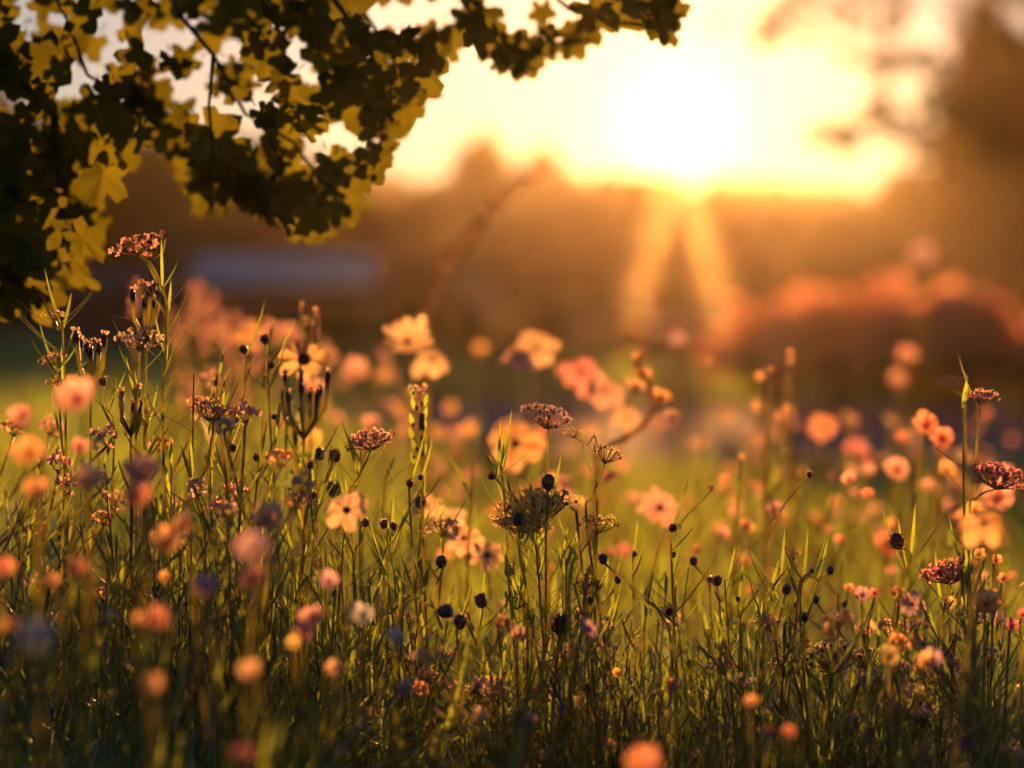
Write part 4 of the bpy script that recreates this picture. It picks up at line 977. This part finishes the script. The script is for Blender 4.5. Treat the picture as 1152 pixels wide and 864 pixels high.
# hazy pink flower spikes behind the tall pink umbel
def spike(px, py, D, hpx, label, pal='pink', group=None):
    p = at(px, py, D); b = root_of(p, D); t = empty('flower_spike', b, label, 'flower spike', group)
    S = stem_to_ground([p, p.lerp(b, .5), b], .002, t); m = MB(); H = hpx / F * D
    for i in range(46):
        f = rnd.random(); a = rnd.uniform(0, 6.28); r = H * .17 * (1.1 - f)
        q = p + Vector((math.cos(a) * r, math.sin(a) * r, -H + H * f)); d = Vector((math.cos(a), math.sin(a), .5)).normalized()
        m.petal(q, d, UP, H * .12, H * .1, .3)
    m.build('florets', M[pal], t)
for i, (x, y) in enumerate([(153, 318), (216, 322), (228, 345), (240, 330), (252, 352), (232, 362), (268, 348), (281, 362), (224, 318), (262, 372), (192, 345)]):
    spike(x, y, 2.9 + .12 * (i % 5), 42, 'blurred pink flower spike behind the tall pink umbel, before the shed', group='pink flower spikes before the shed')

# ------------------------------------------------------------------ leafy plants and loose leaves
def leafy(px, py, D, label, n=40, L=.055, wd=.0035, stems=3, mat='leaf', group=None, spread=.05):
    p = at(px, py, D); b = Vector((p.x, p.y, 0)); t = empty('leafy_plant', b, label, 'leafy plant', group)
    H = p.z; sm, lf = MB(), MB()
    for k in range(stems):
        a = rnd.uniform(0, 6.28); tip = p + Vector((rnd.uniform(-spread, spread), rnd.uniform(-spread, spread), -H * rnd.uniform(0, .18) * (k > 0)))
        m = b.lerp(tip, .5) + Vector((rnd.uniform(-.01, .01), 0, 0))
        sm.tube([b + Vector((math.cos(a) * .008, math.sin(a) * .008, 0)), m, tip], [.0018, .0014, .0008], 5)
        for i in range(n // stems):
            f = rnd.uniform(.35, 1); q = m.lerp(tip, f * 2 - 1) if f > .5 else b.lerp(m, f * 2)
            a = i * 2.4; lf.leaf(q, Vector((math.cos(a), math.sin(a), rnd.uniform(.6, 2.2))), L * rnd.uniform(.5, 1.2) * (1.25 - f * .5), wd, UP, rnd.uniform(-.4, .5), 4)
    sm.build('stems', M['stem'], t); lf.build('foliage', M[mat], t); return t
LP = [(190, 420, 2.0, 'leafy stem beneath the tall pink umbel at left'), (168, 520, 1.99, 'narrow leaved plant in front of the left umbel stems'), (245, 560, 2.0, 'grassy leaved plant under the brownish pink umbel'),
      (310, 600, 2.02, 'wispy green plant left of the touching seed heads'), (270, 610, 1.97, 'green tuft leaning right in the left meadow'), (612, 640, 1.98, 'bushy leafy plant carrying the golden umbel in the centre'),
      (640, 620, 2.02, 'slim leaved plant right behind the bushy centre plant'), (585, 690, 1.97, 'low leafy plant left of the bushy centre plant'), (450, 640, 2.02, 'thin branching plant under the rimmed seed heads'),
      (470, 735, 1.96, 'pale tuft of crossing blades below the nodding seed head'), (400, 620, 2.03, 'dark leafy plant under the dense rosy umbel'), (1052, 700, 1.97, 'leafy plant at the foot of the wide rose umbel'),
      (1140, 590, 1.9, 'upright golden leaved plant at the right edge'), (865, 655, 2.0, 'bare forked plant right of centre'), (1000, 770, 1.95, 'curving green tuft at the bottom right'),
      (960, 800, 1.93, 'bright green grass tuft below the wiry umbels'), (690, 770, 1.96, 'yellow green tuft at bottom centre'), (780, 720, 2.0, 'thin curling stems below the little daisy'),
      (120, 600, 1.9, 'dark green plant in the left shade'), (60, 560, 1.85, 'broad dark leaves at the left edge'), (345, 660, 1.95, 'tangle of thin green leaves left of centre at mid height')]
for x, y, D, lb in LP: leafy(x, y, D, lb, n=48)
# yellow-green single grass-like shoots with a few long leaves
for x, y, D, lb in [(505, 520, 2.25, 'soft yellow green pair of leaves rising left of centre'), (1103, 460, 2.0, 'single golden shoot beside the pink umbel at right'), (740, 700, 2.2, 'long slanting straw shoot right of the centre plant'),
                    (20, 560, 1.6, 'blurred broad green shoot at the left edge'), (560, 745, 2.0, 'short bright shoot near the lone dark seed head')]:
    leafy(x, y, D, lb, n=7, L=.06, wd=.0045, stems=1)

# ------------------------------------------------------------------ repeats, copied from a few built ones
def scatter(protos, n, region, Dr, group, label, cat, srange=(.8, 1.2)):
    for i in range(n):
        src, Hs = protos[i % len(protos)]
        x, y = region(); D = rnd.uniform(*Dr); p = at(x, y, D)
        if p.z < .06: continue
        c = copy_tree(src) if src.get('used') else src
        src['used'] = 1
        if 'used' in c.keys() and c is not src: del c['used']
        c.location = (p.x, p.y, 0); k = p.z / Hs; c.scale = (k, k, k) if k > .5 else (k, k, k)
        c.rotation_euler = (0, 0, rnd.uniform(-.9, .9)); c['label'] = label; c['group'] = group; c['category'] = cat
    for src, _ in protos:
        if 'used' in src.keys(): del src['used']
def proto(kind, size_m, H, pal=None, **kw):
    """a plant of height H metres standing at the origin"""
    p = Vector((0, 3, H)); D = (p.y) ; px = 576; 
    ax = {'umbel': facing(0), 'seed': facing(.1), 'daisy': facing(.9), 'blossom': facing(1.3), 'bells': facing(.2)}[kind]
    b = Vector((0, 3, 0)); nm = {'umbel': 'umbel_flower', 'seed': 'seed_head_flower', 'daisy': 'daisy', 'blossom': 'wild_blossom', 'bells': 'cluster_flower'}[kind]
    t = empty(nm, b, 'x', 'x'); bow = rnd.choice([-1, 1]) * rnd.uniform(.02, .06)
    S = stem_to_ground([p - ax * size_m * .3, Vector((bow * 1.6, 3 + bow * 1.6, H * .6)), b + Vector((bow * .5, 0, 0))], .0012 if size_m < .03 else .002, t)
    needle_leaves(S[::-1], t, 14, .055, .0032)
    if kind == 'umbel': head_umbel(p - ax * size_m * .3, ax, size_m, t, pal, **kw)
    elif kind == 'seed': head_seed(p, ax, size_m * .5, t, **kw)
    elif kind == 'daisy': head_daisy(p, ax, size_m * .5, t, pal, **kw)
    elif kind == 'blossom': head_blossom(p, ax, size_m * .5, t, pal, **kw)
    else: head_bells(p, ax, size_m, t, pal, **kw)
    return (t, H)
def box(x0, x1, y0, y1):
    cl = [(rnd.uniform(x0, x1), rnd.uniform(y0, y1)) for _ in range(9)]
    def f():
        if rnd.random() < .35: return rnd.uniform(x0, x1), rnd.uniform(y0, y1)
        a = rnd.choice(cl); return min(x1, max(x0, rnd.gauss(a[0], 26))), min(y1, max(y0, rnd.gauss(a[1], 18)))
    return f
def mg(x0, x1, dy0, dy1):
    """pixel region hugging the upper outline of the meadow"""
    def f():
        x = rnd.uniform(x0, x1); s = min(1, max(0, (x - 250) / 420)); top = 395 + 150 * s * s * (3 - 2 * s)
        return x, top + rnd.uniform(dy0, dy1)
    return f
scatter([proto('blossom', .030, .45, 'pink'), proto('blossom', .024, .45, 'coral'), proto('daisy', .030, .45, 'peach', n=8)], 100, mg(560, 1152, -80, 60), (3.0, 5.5),
        'blurred blossoms behind the sharp flowers at right', 'small blurred pink or peach blossom in the soft meadow behind the sharp flowers, right half', 'blossom')
scatter([proto('blossom', .026, .4, 'orange'), proto('blossom', .018, .4, 'pink'), proto('blossom', .015, .4, 'coral')], 85, mg(620, 1152, -20, 130), (2.4, 3.4),
        'small orange and pink balls of bloom in the right meadow', 'small round orange or pink bloom, softly out of focus, in the right meadow', 'blossom')
scatter([proto('blossom', .032, .5, 'pink'), proto('daisy', .034, .5, 'orange', n=8), proto('bells', .036, .5, 'peach'), proto('bells', .03, .5, 'pink')], 80, mg(190, 620, -50, 80), (2.9, 4.6),
        'blurred blossoms behind the sharp flowers at left', 'small blurred pink or orange blossom in the soft meadow behind the sharp flowers, left half', 'blossom')
scatter([proto('bells', .022, .4, 'orange'), proto('bells', .02, .4, 'pink'), proto('bells', .018, .4, 'cream')], 50, box(0, 340, 430, 700), (1.8, 2.5),
        'little florets in the left meadow', 'little orange, pink or cream floret cluster among the left meadow stems', 'floret cluster')
scatter([proto('seed', .0085, .35, mat='dark', fringe='cream', nf=16), proto('seed', .007, .35, mat='slate', fringe='peach', nf=14), proto('seed', .006, .35, mat='brown', fringe='cream', nf=14)], 22, box(200, 1152, 590, 830), (1.9, 2.2),
        'tiny seed heads among the grass', 'tiny dark seed head with a pale rim among the low grass', 'seed head')
scatter([proto('umbel', .022, .3, 'cream', rays=9, fl=1.6), proto('umbel', .018, .3, 'pink', rays=8, fl=1.6), proto('umbel', .02, .3, 'peach', rays=8, fl=1.8)], 60, box(430, 1152, 680, 850), (1.82, 2.12),
        'little pale umbels in the low grass', 'little pale umbel flower low in the bottom grass', 'umbel flower')
scatter([proto('bells', .02, .3, 'orange'), proto('bells', .016, .3, 'peach'), proto('blossom', .016, .3, 'mauve')], 50, box(380, 1152, 660, 850), (1.7, 2.3),
        'small florets in the low grass', 'small orange, peach or lilac floret low in the bottom grass', 'floret cluster')

def greens(n, xr, hr, Dr, group, label, L=.06, wd=.004, nproto=4):
    ps = []
    for i in range(nproto):
        t = leafy(576, 330, 2.0, 'x', n=60, L=L, wd=wd, stems=5, spread=.07); ps.append((t, at(576, 330, 2.0).z))
    reg = lambda: (rnd.uniform(*xr), 0)
    for i in range(n):
        src, H = ps[i % nproto]; c = src if i < nproto else copy_tree(src)
        D = rnd.uniform(*Dr); x = rnd.uniform(*xr); p = at(x, 400, D); k = rnd.uniform(*hr) / H
        c.location = (p.x, p.y, 0); c.scale = (k * 1.2, k * 1.2, k); c.rotation_euler = (0, 0, rnd.uniform(0, 6.28))
        c['label'] = label; c['group'] = group; c['category'] = 'leafy plant'
greens(34, (-20, 420), (.36, .47), (1.85, 2.5), 'leafy stems of the left meadow', 'fresh green narrow leaved stem among the flowers of the left meadow')
greens(22, (400, 760), (.28, .40), (1.85, 2.4), 'leafy stems of the central meadow', 'fresh green narrow leaved stem among the flowers of the central meadow')
greens(24, (760, 1170), (.27, .38), (1.8, 2.3), 'leafy stems of the right meadow', 'fresh green narrow leaved stem among the flowers of the right meadow')
